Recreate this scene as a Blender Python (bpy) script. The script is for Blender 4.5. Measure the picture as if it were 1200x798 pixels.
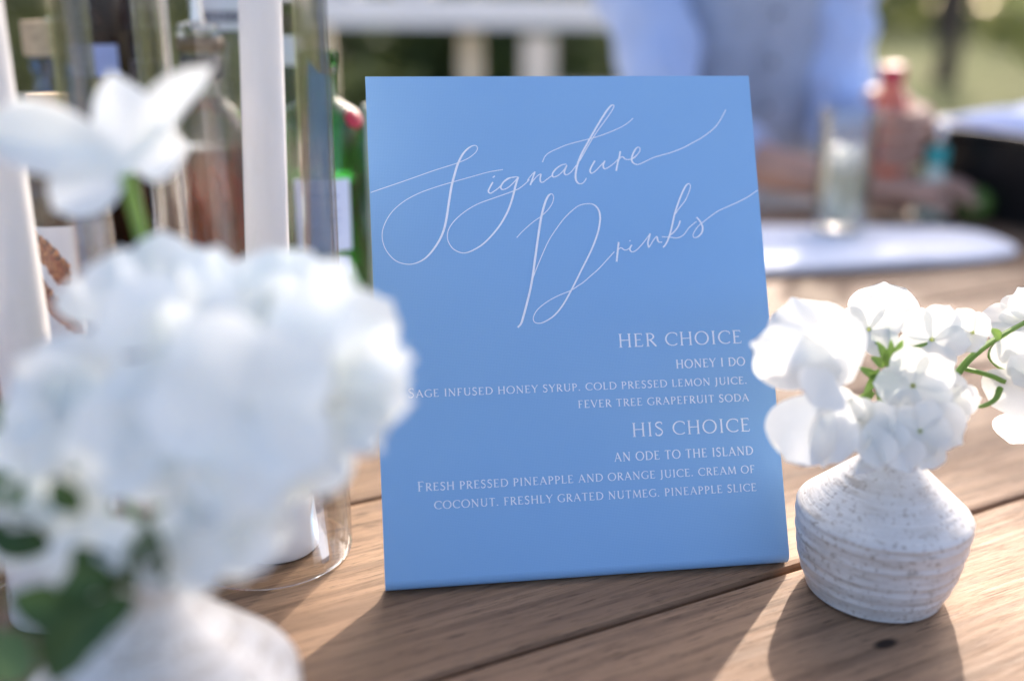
import bpy, bmesh, math, random
from mathutils import Vector, Matrix, Euler, noise
random.seed(7)
R = math.radians
scn = bpy.context.scene
for o in list(bpy.data.objects): bpy.data.objects.remove(o)
COL = scn.collection
# ---------------------------------------------------------------- camera (table top is z = 0, ground z = -0.75)
cam_d = bpy.data.cameras.new('camera'); cam = bpy.data.objects.new('camera', cam_d); COL.objects.link(cam)
cam_d.sensor_width = 36; cam_d.lens = 36.0; cam_d.clip_start = 0.01; cam_d.clip_end = 500
cam.matrix_world = Matrix(((0.999963, -0.008597, -0.000000, 0.000000), (0.002728, 0.317293, -0.948324, 0.000000), (0.008152, 0.948289, 0.317305, 0.268760), (0.000000, 0.000000, 0.000000, 1.000000)))
cam_d.dof.use_dof = True; cam_d.dof.focus_distance = 0.505; cam_d.dof.aperture_fstop = 2.2; cam_d.dof.aperture_blades = 0
scn.camera = cam
# ---------------------------------------------------------------- sky, sun, exposure
SUN_DIR = Vector((0.36, 0.933, 0.0)).normalized(); SUN_EL = R(31)
to_sun = Vector((SUN_DIR.x*math.cos(SUN_EL), SUN_DIR.y*math.cos(SUN_EL), math.sin(SUN_EL)))
world = bpy.data.worlds.new('World'); scn.world = world; world.use_nodes = True
wn = world.node_tree.nodes; bg = wn['Background']
sky = wn.new('ShaderNodeTexSky'); sky.sky_type = 'NISHITA'; sky.sun_disc = False
sky.sun_elevation = SUN_EL; sky.sun_rotation = math.atan2(SUN_DIR.x, SUN_DIR.y)
sky.air_density = 0.45; sky.dust_density = 3.2; sky.ozone_density = 0.0
world.node_tree.links.new(sky.outputs[0], bg.inputs[0]); bg.inputs[1].default_value = 0.15
sd = bpy.data.lights.new('sun', 'SUN'); sd.energy = 2.0; sd.angle = R(0.55); sd.color = (1.0, 0.88, 0.76)
sun = bpy.data.objects.new('sun', sd); COL.objects.link(sun)
sun.rotation_euler = (-to_sun).to_track_quat('-Z', 'Y').to_euler()
scn.view_settings.view_transform = 'Standard'; scn.view_settings.look = 'None'
scn.view_settings.exposure = 1.88; scn.view_settings.gamma = 1.0
scn.cycles.max_bounces = 10; scn.cycles.transparent_max_bounces = 24; scn.cycles.transmission_bounces = 8
scn.cycles.sample_clamp_indirect = 6
# ---------------------------------------------------------------- helpers
def link(o, parent=None):
    COL.objects.link(o)
    if parent is not None: o.parent = parent
    return o
def obj(name, verts, faces, mat, parent=None, smooth=True, uv=None):
    me = bpy.data.meshes.new(name); me.from_pydata([tuple(v) for v in verts], [], faces); me.update()
    if smooth:
        me.shade_smooth(); me.set_sharp_from_angle(angle=math.radians(48))
    if mat: me.materials.append(mat)
    return link(bpy.data.objects.new(name, me), parent)
def tag(o, label=None, cat=None, group=None, kind=None):
    if label: o['label'] = label
    if cat: o['category'] = cat
    if group: o['group'] = group
    if kind: o['kind'] = kind
    return o
def thing(name, label, cat, loc=(0,0,0), rz=0, group=None):
    o = bpy.data.objects.new(name, None); o.empty_display_size = .02; link(o)
    o.location = loc; o.rotation_euler = (0,0,rz); return tag(o, label, cat, group)
def merge(parts):
    V, F = [], []
    for v, f in parts:
        n = len(V); V += list(v); F += [tuple(i+n for i in q) for q in f]
    return V, F
def box(cx, cy, cz, sx, sy, sz, b=0.0):
    """bevelled box; b = bevel size"""
    bm = bmesh.new(); bmesh.ops.create_cube(bm, size=1)
    for v in bm.verts: v.co = Vector((v.co.x*sx, v.co.y*sy, v.co.z*sz))
    if b > 0: bmesh.ops.bevel(bm, geom=list(bm.edges), offset=b, segments=2, affect='EDGES', profile=.6)
    V = [Vector(v.co)+Vector((cx,cy,cz)) for v in bm.verts]; bm.verts.index_update()
    F = [tuple(v.index for v in f.verts) for f in bm.faces]; bm.free(); return V, F
def lathe(prof, n=48, c=(0,0,0), cap=False, wob=0):
    V, F = [], []
    for j, (r, z) in enumerate(prof):
        for i in range(n):
            a = 2*math.pi*i/n; rr = r*(1+wob*math.sin(3*a+z*40))
            V.append((c[0]+rr*math.cos(a), c[1]+rr*math.sin(a), c[2]+z))
    for j in range(len(prof)-1):
        for i in range(n):
            k = (i+1) % n; F.append((j*n+i, j*n+k, (j+1)*n+k, (j+1)*n+i))
    if cap:
        F.append(tuple(range(n))[::-1]); F.append(tuple((len(prof)-1)*n+i for i in range(n)))
    return V, F
def frame_of(d):
    d = Vector(d).normalized(); a = Vector((0,0,1)) if abs(d.z) < .9 else Vector((1,0,0))
    x = d.cross(a).normalized(); return x, d.cross(x).normalized()
def smoothpts(pts, sub=6):
    P = [Vector(p) for p in pts]; out = []
    for i in range(len(P)-1):
        p0 = P[i-1] if i else P[0]*2-P[1]; p1, p2 = P[i], P[i+1]; p3 = P[i+2] if i+2 < len(P) else P[-1]*2-P[-2]
        for k in range(sub):
            t = k/sub
            out.append(.5*((2*p1)+(p2-p0)*t+(2*p0-5*p1+4*p2-p3)*t*t+(3*p1-p0-3*p2+p3)*t**3))
    out.append(P[-1]); return out
def tube(pts, rad, n=8, sub=5, flat=None):
    """tapered tube; rad is a number, a list, or list of (rx, ry) with flat = side direction"""
    P = smoothpts(pts, sub); m = len(P); V, F = [], []
    if not isinstance(rad, (list, tuple)): rad = [rad]*len(pts)
    px = None
    for j, p in enumerate(P):
        d = (P[min(j+1, m-1)]-P[max(j-1, 0)]).normalized()
        if flat is not None: x = Vector(flat); x = (x-d*x.dot(d)).normalized()
        elif px is None: x = frame_of(d)[0]
        else: x = (px-d*px.dot(d)).normalized()
        px = x; y = d.cross(x); t = j/(m-1)*(len(rad)-1); i0 = min(int(t), len(rad)-2) if len(rad) > 1 else 0; ft = t-i0
        ra, rb = rad[i0], rad[min(i0+1, len(rad)-1)]
        if not isinstance(ra, (list, tuple)): ra = (ra, ra)
        if not isinstance(rb, (list, tuple)): rb = (rb, rb)
        rx, ry = ra[0]*(1-ft)+rb[0]*ft, ra[1]*(1-ft)+rb[1]*ft
        for i in range(n):
            a = 2*math.pi*i/n; V.append(p+x*rx*math.cos(a)+y*ry*math.sin(a))
    for j in range(m-1):
        for i in range(n):
            k = (i+1) % n; F.append((j*n+i, j*n+k, (j+1)*n+k, (j+1)*n+i))
    F.append(tuple(range(n))[::-1]); F.append(tuple((m-1)*n+i for i in range(n)))
    return V, F

CR = cam.matrix_world.to_3x3()
def PX(px, py, depth): return cam.matrix_world @ Vector(((px-600)/1200*depth, -(py-399)/1200*depth, -depth))
def PX2(q, depth): return PX(q[0], q[1], depth)
def dirv(px, py): return CR @ Vector(((px-600)/1200, -(py-399)/1200, -1))
def TB(px, py, z=0.0): r = dirv(px, py); return cam.matrix_world.translation+r*((z-cam.matrix_world.translation.z)/r.z)
def PY(px, py, yw): r = dirv(px, py); return cam.matrix_world.translation+r*(yw/r.y)
PYV, TBV = PY, TB
# ---------------------------------------------------------------- materials
def mat(name):
    m = bpy.data.materials.new(name); m.use_nodes = True; nt = m.node_tree; nt.nodes.clear()
    out = nt.nodes.new('ShaderNodeOutputMaterial'); return m, nt, out
def N(nt, t, **kw):
    n = nt.nodes.new(t)
    for k, v in kw.items():
        if k.startswith('i_'): n.inputs[k[2:].replace('_', ' ')].default_value = v
        else: setattr(n, k, v)
    return n
def ramp(nt, fac, stops, interp='LINEAR'):
    r = nt.nodes.new('ShaderNodeValToRGB'); r.color_ramp.interpolation = interp
    while len(r.color_ramp.elements) < len(stops): r.color_ramp.elements.new(.5)
    for e, (p, c) in zip(r.color_ramp.elements, stops): e.position = p; e.color = (*c, 1) if len(c) == 3 else c
    nt.links.new(fac, r.inputs[0]); return r.outputs[0]
def coords(nt, scale=(1,1,1), rot=(0,0,0), kind='Object'):
    tc = nt.nodes.new('ShaderNodeTexCoord'); mp = nt.nodes.new('ShaderNodeMapping')
    mp.inputs['Scale'].default_value = scale; mp.inputs['Rotation'].default_value = rot
    nt.links.new(tc.outputs[kind], mp.inputs[0]); return mp.outputs[0]
def noise_t(nt, vec, scale, detail=4, rough=.55, dist=0):
    n = N(nt, 'ShaderNodeTexNoise'); n.inputs['Scale'].default_value = scale; n.inputs['Detail'].default_value = detail
    n.inputs['Roughness'].default_value = rough; n.inputs['Distortion'].default_value = dist
    nt.links.new(vec, n.inputs['Vector']); return n.outputs[0]
def bump(nt, h, strength, dist):
    b = N(nt, 'ShaderNodeBump'); b.inputs['Strength'].default_value = strength; b.inputs['Distance'].default_value = dist
    nt.links.new(h, b.inputs['Height']); return b.outputs[0]
def mix(nt, fac, a, b, mode='MIX'):
    m = N(nt, 'ShaderNodeMix'); m.data_type = 'RGBA'; m.blend_type = mode
    for sock, v in ((m.inputs[0], fac), (m.inputs[6], a), (m.inputs[7], b)):
        if hasattr(v, 'is_output'): nt.links.new(v, sock)
        elif isinstance(v, tuple): sock.default_value = (*v, 1)
        else: sock.default_value = v
    return m.outputs[2]
def simple(name, col, rough=.6, var=.12, nscale=30, bmp=0, spec=.4, sheen=0, metal=0, coat=0):
    m, nt, out = mat(name); p = N(nt, 'ShaderNodeBsdfPrincipled'); v = coords(nt)
    n = noise_t(nt, v, nscale); c = ramp(nt, n, [(.25, tuple(x*(1-var) for x in col)), (.75, tuple(min(1, x*(1+var)) for x in col))])
    nt.links.new(c, p.inputs['Base Color']); p.inputs['Roughness'].default_value = rough
    p.inputs['Specular IOR Level'].default_value = spec; p.inputs['Metallic'].default_value = metal
    p.inputs['Coat Weight'].default_value = coat; p.inputs['Sheen Weight'].default_value = sheen
    if bmp: nt.links.new(bump(nt, noise_t(nt, v, nscale*3), .5, bmp), p.inputs['Normal'])
    nt.links.new(p.outputs[0], out.inputs[0]); return m
def thin_glass(name, tint=(.97,.98,.97), extra=0.0, rough=.02):
    """clear glass wall: light passes straight, edges reflect by Fresnel"""
    m, nt, out = mat(name); t = N(nt, 'ShaderNodeBsdfTransparent'); t.inputs[0].default_value = (*tint, 1)
    g = N(nt, 'ShaderNodeBsdfGlossy'); g.inputs['Roughness'].default_value = rough
    f = N(nt, 'ShaderNodeFresnel'); f.inputs[0].default_value = 1.5
    geo = N(nt, 'ShaderNodeNewGeometry')   # both faces of the wall behave alike
    lw = N(nt, 'ShaderNodeLayerWeight'); lw.inputs[0].default_value = .34
    sh = N(nt, 'ShaderNodeMath', operation='MULTIPLY_ADD'); nt.links.new(lw.outputs['Fresnel'], sh.inputs[0]); sh.inputs[1].default_value = .62; sh.inputs[2].default_value = extra
    s = N(nt, 'ShaderNodeMixShader'); nt.links.new(sh.outputs[0], s.inputs[0]); nt.links.new(t.outputs[0], s.inputs[1]); nt.links.new(g.outputs[0], s.inputs[2])
    nt.links.new(s.outputs[0], out.inputs[0]); return m
def refract(name, col, rough=.02, ior=1.4):
    m, nt, out = mat(name); p = N(nt, 'ShaderNodeBsdfPrincipled'); p.inputs['Base Color'].default_value = (*col, 1)
    p.inputs['Transmission Weight'].default_value = 1; p.inputs['Roughness'].default_value = rough; p.inputs['IOR'].default_value = ior
    nt.links.new(p.outputs[0], out.inputs[0]); return m
def leafy(name, col, col2, trans=.35, rough=.5, nscale=60):
    m, nt, out = mat(name); v = coords(nt); n = noise_t(nt, v, nscale)
    c = ramp(nt, n, [(.3, col), (.7, col2)])
    p = N(nt, 'ShaderNodeBsdfPrincipled'); p.inputs['Roughness'].default_value = rough; p.inputs['Specular IOR Level'].default_value = .3
    nt.links.new(c, p.inputs['Base Color']); nt.links.new(bump(nt, noise_t(nt, v, nscale*.35, 4, .6, 1.5), .35, .0006 if nscale > 10 else .02), p.inputs['Normal']); t = N(nt, 'ShaderNodeBsdfTranslucent'); nt.links.new(c, t.inputs[0])
    s = N(nt, 'ShaderNodeMixShader'); s.inputs[0].default_value = trans
    nt.links.new(p.outputs[0], s.inputs[1]); nt.links.new(t.outputs[0], s.inputs[2]); nt.links.new(s.outputs[0], out.inputs[0]); return m

def wood_mat(name, light, mid, dark, cracks=True):
    m, nt, out = mat(name); p = N(nt, 'ShaderNodeBsdfPrincipled')
    info = N(nt, 'ShaderNodeObjectInfo'); tc = N(nt, 'ShaderNodeTexCoord')
    off = N(nt, 'ShaderNodeVectorMath', operation='SCALE'); comb = N(nt, 'ShaderNodeCombineXYZ')
    for k in range(3): nt.links.new(info.outputs['Random'], comb.inputs[k])
    nt.links.new(comb.outputs[0], off.inputs[0]); off.inputs['Scale'].default_value = 37
    add = N(nt, 'ShaderNodeVectorMath', operation='ADD'); nt.links.new(tc.outputs['Object'], add.inputs[0]); nt.links.new(off.outputs[0], add.inputs[1])
    def mp(s):
        q = N(nt, 'ShaderNodeMapping'); q.inputs['Scale'].default_value = s; nt.links.new(add.outputs[0], q.inputs[0]); return q.outputs[0]
    broad = noise_t(nt, mp((2.2, 14, 14)), 1.0, 6, .62, .9)
    wv = N(nt, 'ShaderNodeTexWave', wave_type='BANDS', bands_direction='Y'); wv.inputs['Scale'].default_value = 1.0
    wv.inputs['Distortion'].default_value = 9; wv.inputs['Detail'].default_value = 4; wv.inputs['Detail Scale'].default_value = 1.2; wv.inputs['Detail Roughness'].default_value = .6
    nt.links.new(mp((1.2, 20, 20)), wv.inputs['Vector'])
    fine = noise_t(nt, mp((22, 430, 430)), 1.0, 7, .75, .8)
    blot = noise_t(nt, mp((5, 9, 9)), 1.0, 3, .5)
    c = ramp(nt, broad, [(.36, mid), (.60, light)])
    c = mix(nt, ramp(nt, wv.outputs[0], [(.0, (.34,)*3), (.25, (0,)*3)]), c, dark)
    c = mix(nt, ramp(nt, fine, [(.34, (.55,)*3), (.50, (0,)*3)]), c, dark)
    pore = noise_t(nt, mp((60, 900, 900)), 1.0, 3, .6)
    c = mix(nt, ramp(nt, pore, [(.33, (.75,)*3), (.42, (0,)*3)]), c, dark)
    c = mix(nt, ramp(nt, blot, [(.32, (.55,)*3), (.56, (0,)*3)]), c, mid)
    h = fine
    if cracks:
        ck = noise_t(nt, mp((1.7, 80, 80)), 1.0, 5, .55, .5)
        cf = ramp(nt, ck, [(.335, (1,)*3), (.352, (0,)*3)])
        c = mix(nt, cf, c, tuple(x*.35 for x in dark))
        ck2 = noise_t(nt, mp((1.1, 170, 170)), 1.0, 2, .5, .25); c = mix(nt, ramp(nt, ck2, [(.27, (.9,)*3), (.30, (0,)*3)]), c, tuple(x*.5 for x in dark))
        vo = N(nt, 'ShaderNodeTexVoronoi', feature='F1'); vo.inputs['Scale'].default_value = 1
        nt.links.new(mp((12, 26, 26)), vo.inputs['Vector'])
        kf = ramp(nt, vo.outputs['Distance'], [(.05, (1,)*3), (.10, (0,)*3)]); kn = noise_t(nt, mp((5, 5, 5)), 2.0, 1)
        kf2 = mix(nt, 1.0, kf, ramp(nt, kn, [(.52, (0,)*3), (.56, (1,)*3)]), 'MULTIPLY')
        c = mix(nt, kf2, c, tuple(x*.4 for x in dark))
        sub = N(nt, 'ShaderNodeMath', operation='MULTIPLY_ADD'); nt.links.new(cf, sub.inputs[0]); sub.inputs[1].default_value = -2.5; nt.links.new(fine, sub.inputs[2]); h = sub.outputs[0]
    val = N(nt, 'ShaderNodeHueSaturation'); nt.links.new(c, val.inputs['Color'])
    vm = N(nt, 'ShaderNodeMapRange'); nt.links.new(info.outputs['Random'], vm.inputs[0]); vm.inputs[3].default_value = .86; vm.inputs[4].default_value = 1.12
    nt.links.new(vm.outputs[0], val.inputs['Value'])
    nt.links.new(val.outputs[0], p.inputs['Base Color']); p.inputs['Roughness'].default_value = .65; p.inputs['Specular IOR Level'].default_value = .22
    rr = ramp(nt, fine, [(.3, (.75,)*3), (.7, (.5,)*3)]); nt.links.new(rr, p.inputs['Roughness'])
    nt.links.new(bump(nt, h, .45, .0009), p.inputs['Normal']); nt.links.new(p.outputs[0], out.inputs[0]); return m
M_wood = wood_mat('weathered_wood', (.33,.205,.122), (.195,.118,.070), (.05,.028,.017))
M_post = wood_mat('pale_post_wood', (.84,.76,.66), (.78,.70,.60), (.6,.5,.4), False)
M_candle = simple('candle_wax', (.80,.78,.78), .45, .03, 20)
M_holder = simple('white_ceramic', (.80,.79,.78), .28, .02, 20, spec=.5)
M_glass = thin_glass('clear_glass', (.985,.985,.98))
M_cap = simple('dark_cap', (.03,.025,.03), .35, .2)
M_white = simple('white_paint', (.72,.70,.66), .5, .05)
M_petal = leafy('white_petal', (.80,.81,.77), (.90,.90,.85), .42, .6, 60)
M_petal_f = leafy('cool_white_petal', (.86,.90,.88), (.93,.95,.92), .36, .6, 60)
M_heart = leafy('flower_heart', (.42,.50,.12), (.62,.66,.25), .2)
M_stem = leafy('stem_green', (.16,.30,.05), (.28,.42,.10), .25)
M_midleaf = leafy('mid_leaf', (.08,.15,.05), (.16,.24,.09), .25)
M_leafdk = leafy('dark_leaf', (.03,.07,.02), (.07,.13,.035), .2)

# ---------------------------------------------------------------- ground
gm, nt, out = mat('dry_grass'); v = coords(nt, kind='Object')
g1 = ramp(nt, noise_t(nt, v, .9, 5, .65), [(.36, (.07,.10,.03)), (.50, (.17,.19,.08)), (.66, (.27,.25,.15))])
g2 = ramp(nt, noise_t(nt, v, 14, 4), [(.35, (.5,)*3), (.7, (1,)*3)])
p = N(nt, 'ShaderNodeBsdfPrincipled'); nt.links.new(mix(nt, 1.0, g1, g2, 'MULTIPLY'), p.inputs['Base Color']); p.inputs['Roughness'].default_value = 1.0; p.inputs['Specular IOR Level'].default_value = .05
nt.links.new(bump(nt, noise_t(nt, v, 30), 1, .03), p.inputs['Normal']); nt.links.new(p.outputs[0], out.inputs[0])
V, F = [], []; n = 60
for j in range(n+1):
    for i in range(n+1):
        x = (i/n-.5); y = (j/n-.5); x = math.copysign(abs(x*2)**2.2, x)*220; y = math.copysign(abs(y*2)**2.2, y)*220
        r = math.hypot(x, y); V.append((x, y, -.75+(noise.noise(Vector((x*.08, y*.08, 0)))*.25*min(1, max(0, r-14)/10))))
for j in range(n):
    for i in range(n): a = j*(n+1)+i; F.append((a, a+1, a+n+2, a+n+1))
tag(obj('ground', V, F, gm), kind='structure')

M_bounce = simple('pale_bounce', (.56,.50,.41), .95, .16, 60, .004, spec=.1)  # unseen pale sheet added to bounce sun up onto card, flowers and vases
V, F = [], []
for j in range(41):
    for i in range(41):
        x = -7+14*i/40; y = -9.5+13.2*j/40; e = .18*noise.noise(Vector((x*.9, y*.9, 0)))*(i in (0, 40) or j in (0, 40)); V.append((x+e, y+e, -.744+.003*noise.noise(Vector((x*2, y*2, 5)))))
for j in range(40):
    for i in range(40): q = j*41+i; F.append((q, q+1, q+42, q+41))
tag(obj('bounce_terrace', V, F, M_bounce), kind='structure')

# ---------------------------------------------------------------- table: boards run along (0.887, 0.462)
TA = math.atan2(.4618, .887)
table = thing('wooden_table', 'long weathered brown plank table the menu sign and vases stand on', 'table', (.1, .55, -.75), TA)
TM = Matrix.Translation((.1, .55, -.75)) @ Matrix.Rotation(TA, 4, 'Z'); TI = TM.inverted()
w0 = (TI @ Vector((0,0,0))).y
edges = [-.12, .02, .172, .335, .4985, .645, .79, .925, 1.06]
for k in range(len(edges)-1):
    a, b = edges[k]+.0017, edges[k+1]-.0017
    yc = (a+b)/2 + w0; wd = b-a; rnd = random.Random(k)
    nx, V, F = 60, [], []; L = 3.1
    prof = [(-.5, -.034), (-.5, -.003), (-.494, -.0008), (-.48, 0), (-.25, .0), (0, .0), (.25, .0), (.48, 0), (.494, -.0008), (.5, -.003), (.5, -.034)]
    for i in range(nx+1):
        x = -L/2+L*i/nx+.3
        for (u, z) in prof:
            e = (noise.noise(Vector((x*9, k*7+(u > 0)*3, 0)))*.0011) if abs(u) > .4 else 0
            zz = z-.0002*k % .0006 + noise.noise(Vector((x*4, k*3+u*2, 1)))*.0007*(abs(u) <= .5)
            V.append((x, u*wd+e, min(zz, .0004)-.0004 if z > -.03 else z))
    m = len(prof)
    for i in range(nx):
        for j in range(m-1): F.append((i*m+j, (i+1)*m+j, (i+1)*m+j+1, i*m+j+1))
        F.append((i*m+m-1, (i+1)*m+m-1, (i+1)*m, i*m))
    F.append(tuple(range(m))); F.append(tuple(nx*m+j for j in range(m))[::-1])
    o = obj('plank', V, F, M_wood, table, smooth=False); o.location = (0, yc, .75)
# table frame under the boards
for x in (-1.0, .3, 1.6):
    V, F = box(x, w0+.47, .75-.034-.032, .09, 1.08, .06, .003); obj('crossbar', V, F, M_wood, table, False)
for x in (-1.0, 1.6):
    for y in (.06, .88):
        V, F = box(x, w0+y, .325, .085, .085, .65, .004); obj('leg', V, F, M_wood, table, False)

# ---------------------------------------------------------------- menu sign
S0 = Vector((-0.05847, 0.41891, 0.00000)); SU = Vector((0.98914, 0.14695, 0.00000)); SV = Vector((-0.06326, 0.42584, 0.90259)); SN = SU.cross(SV).normalized()
SWD, SHT = 0.20051, 0.25550
msign, nt, out = mat('blue_card'); p = N(nt, 'ShaderNodeBsdfPrincipled'); v = coords(nt)
wx = N(nt, 'ShaderNodeTexWave', wave_type='BANDS', bands_direction='X'); wx.inputs['Scale'].default_value = 420; wx.inputs['Distortion'].default_value = 1.5; nt.links.new(v, wx.inputs[0])
wy = N(nt, 'ShaderNodeTexWave', wave_type='BANDS', bands_direction='Y'); wy.inputs['Scale'].default_value = 420; wy.inputs['Distortion'].default_value = 1.5; nt.links.new(v, wy.inputs[0])
lin = mix(nt, .5, wx.outputs[0], wy.outputs[0])
cc = ramp(nt, noise_t(nt, v, 9, 3), [(.3, (.24,.45,.73)), (.7, (.262,.475,.75))])
cc = mix(nt, .22, cc, ramp(nt, lin, [(.2, (.17,.37,.64)), (.8, (.37,.60,.85))]))
nt.links.new(cc, p.inputs['Base Color']); p.inputs['Roughness'].default_value = .55; p.inputs['Specular IOR Level'].default_value = .35
nt.links.new(bump(nt, lin, .15, .0001), p.inputs['Normal']); nt.links.new(p.outputs[0], out.inputs[0])
M_edge = simple('card_edge', (.62,.64,.70), .7, .05)
M_print = simple('white_print', (.92,.93,.97), .6, .02)
sign = thing('menu_sign', 'light blue menu card reading Signature Drinks leaning back on the table', 'sign', S0)
sign.matrix_world = Matrix((( SU.x, SV.x, SN.x, S0.x), (SU.y, SV.y, SN.y, S0.y), (SU.z, SV.z, SN.z, S0.z), (0,0,0,1)))
# local axes: x along the card, y up the face, z out of the face.  vertical direction in local coordinates:
gy, gz = SV.z, SN.z     # components of world up on local y / z
back = (gz, -gy)         # horizontal direction away from the viewer, in (y, z)
if back[1] > 0: back = (-back[0], -back[1])
rf = .005                   # fold radius at the foot
prof = []                  # centre line of the front sheet from the top down round the fold to the foot flap
prof.append((SHT, 0)); 
for k in range(1, 13): prof.append((SHT*(1-k/13)+.0105*(k/13), 0))
fold_pts = []
# circle tangent to the face (z=0) and to the table plane (points with y*gy+z*gz = 0)
# centre at distance rf behind the face, and rf above the table
cz = -rf; cyy = (rf - cz*gz)/gy
a0 = math.pi/2; vb = math.atan2(-gz, -gy)   # down direction in (y,z): (-gy,-gz)
steps = 9
ang_start = math.atan2(1, 0)  # pointing +z in (y,z)
ang_end = math.atan2(-gz, -gy)
if ang_end < 0: ang_end += 2*math.pi
prof = [q for q in prof if q[0] > cyy+.001]
for k in range(steps+1):
    a = ang_start+(ang_end-ang_start)*k/steps; fold_pts.append((cyy+rf*math.cos(a), cz+rf*math.sin(a)))
foot_end = (fold_pts[-1][0]+back[0]*.022, fold_pts[-1][1]+back[1]*.022)
def sheet(pts, th, x0, x1):
    """extruded sheet of thickness th following a polyline in (y, z)"""
    m = len(pts); A = []; B = []
    for i, q in enumerate(pts):
        q = Vector(q); d = (Vector(pts[min(i+1, m-1)])-Vector(pts[max(i-1, 0)])).normalized(); nn = Vector((d.y, -d.x))
        A.append(q); B.append(q+nn*th)
    V = [(x0, a.x, a.y) for a in A]+[(x1, a.x, a.y) for a in A]+[(x0, b.x, b.y) for b in B]+[(x1, b.x, b.y) for b in B]
    F = []
    for i in range(m-1):
        F.append((i, i+1, m+i+1, m+i)); F.append((2*m+i, 3*m+i, 3*m+i+1, 2*m+i+1))
        F.append((i, 2*m+i, 2*m+i+1, i+1)); F.append((m+i, m+i+1, 3*m+i+1, 3*m+i))
    F.append((0, m, 3*m, 2*m)); F.append((m-1, 3*m-1, 4*m-1, 2*m-1)); return V, F
pts = prof+fold_pts
V, F = sheet(pts, .0016 if True else 0, 0, SWD)
# keep the printed side facing out: flip the thickness when the offset came out in front
if V[2*len(pts)][2] > 0: V, F = sheet(pts, -.0016, 0, SWD)
fr = obj('front_panel', V, F, msign, sign, smooth=False); fr.data.materials.append(M_edge)
for f_ in fr.data.polygons:
    nrm = f_.normal
    if abs(nrm.x) > .9 or (nrm.y > .9): f_.material_index = 1
    f_.use_smooth = True
fr.data.set_sharp_from_angle(angle=R(35))
flap = [fold_pts[-1], foot_end]
V, F = sheet(flap, .0016, .002, SWD-.002)
up_l = Vector((gy, gz))
if Vector((V[4][1]-V[0][1], V[4][2]-V[0][2])).dot(up_l) < 0: V, F = sheet(flap, -.0016, .002, SWD-.002)
obj('foot_flap', V, F, M_edge, sign, smooth=False)
# easel strut behind, hinged two thirds up
foot_s = (fold_pts[-1][0]+back[0]*.085+up_l.x*.002, fold_pts[-1][1]+back[1]*.085+up_l.y*.002)
V, F = sheet([foot_s, (SHT*.66, -.0026)], .0016, SWD*.5-.03, SWD*.5+.03); obj('easel_strut', V, F, M_edge, sign, smooth=False)

def ribbon(pts, wid, z=.00012):
    """flat stroke; pts list of (x, y), wid list of widths"""
    m = len(pts); V, F = [], []
    for i in range(m):
        d = Vector(pts[min(i+1, m-1)])-Vector(pts[max(i-1, 0)])
        d = d.normalized() if d.length > 1e-9 else Vector((1, 0)); nn = Vector((-d.y, d.x))*wid[i]/2; q = Vector(pts[i])
        V += [(q.x+nn.x, q.y+nn.y, z), (q.x-nn.x, q.y-nn.y, z)]
    for i in range(m-1): F.append((2*i, 2*i+1, 2*i+3, 2*i+2))
    return V, F
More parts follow.
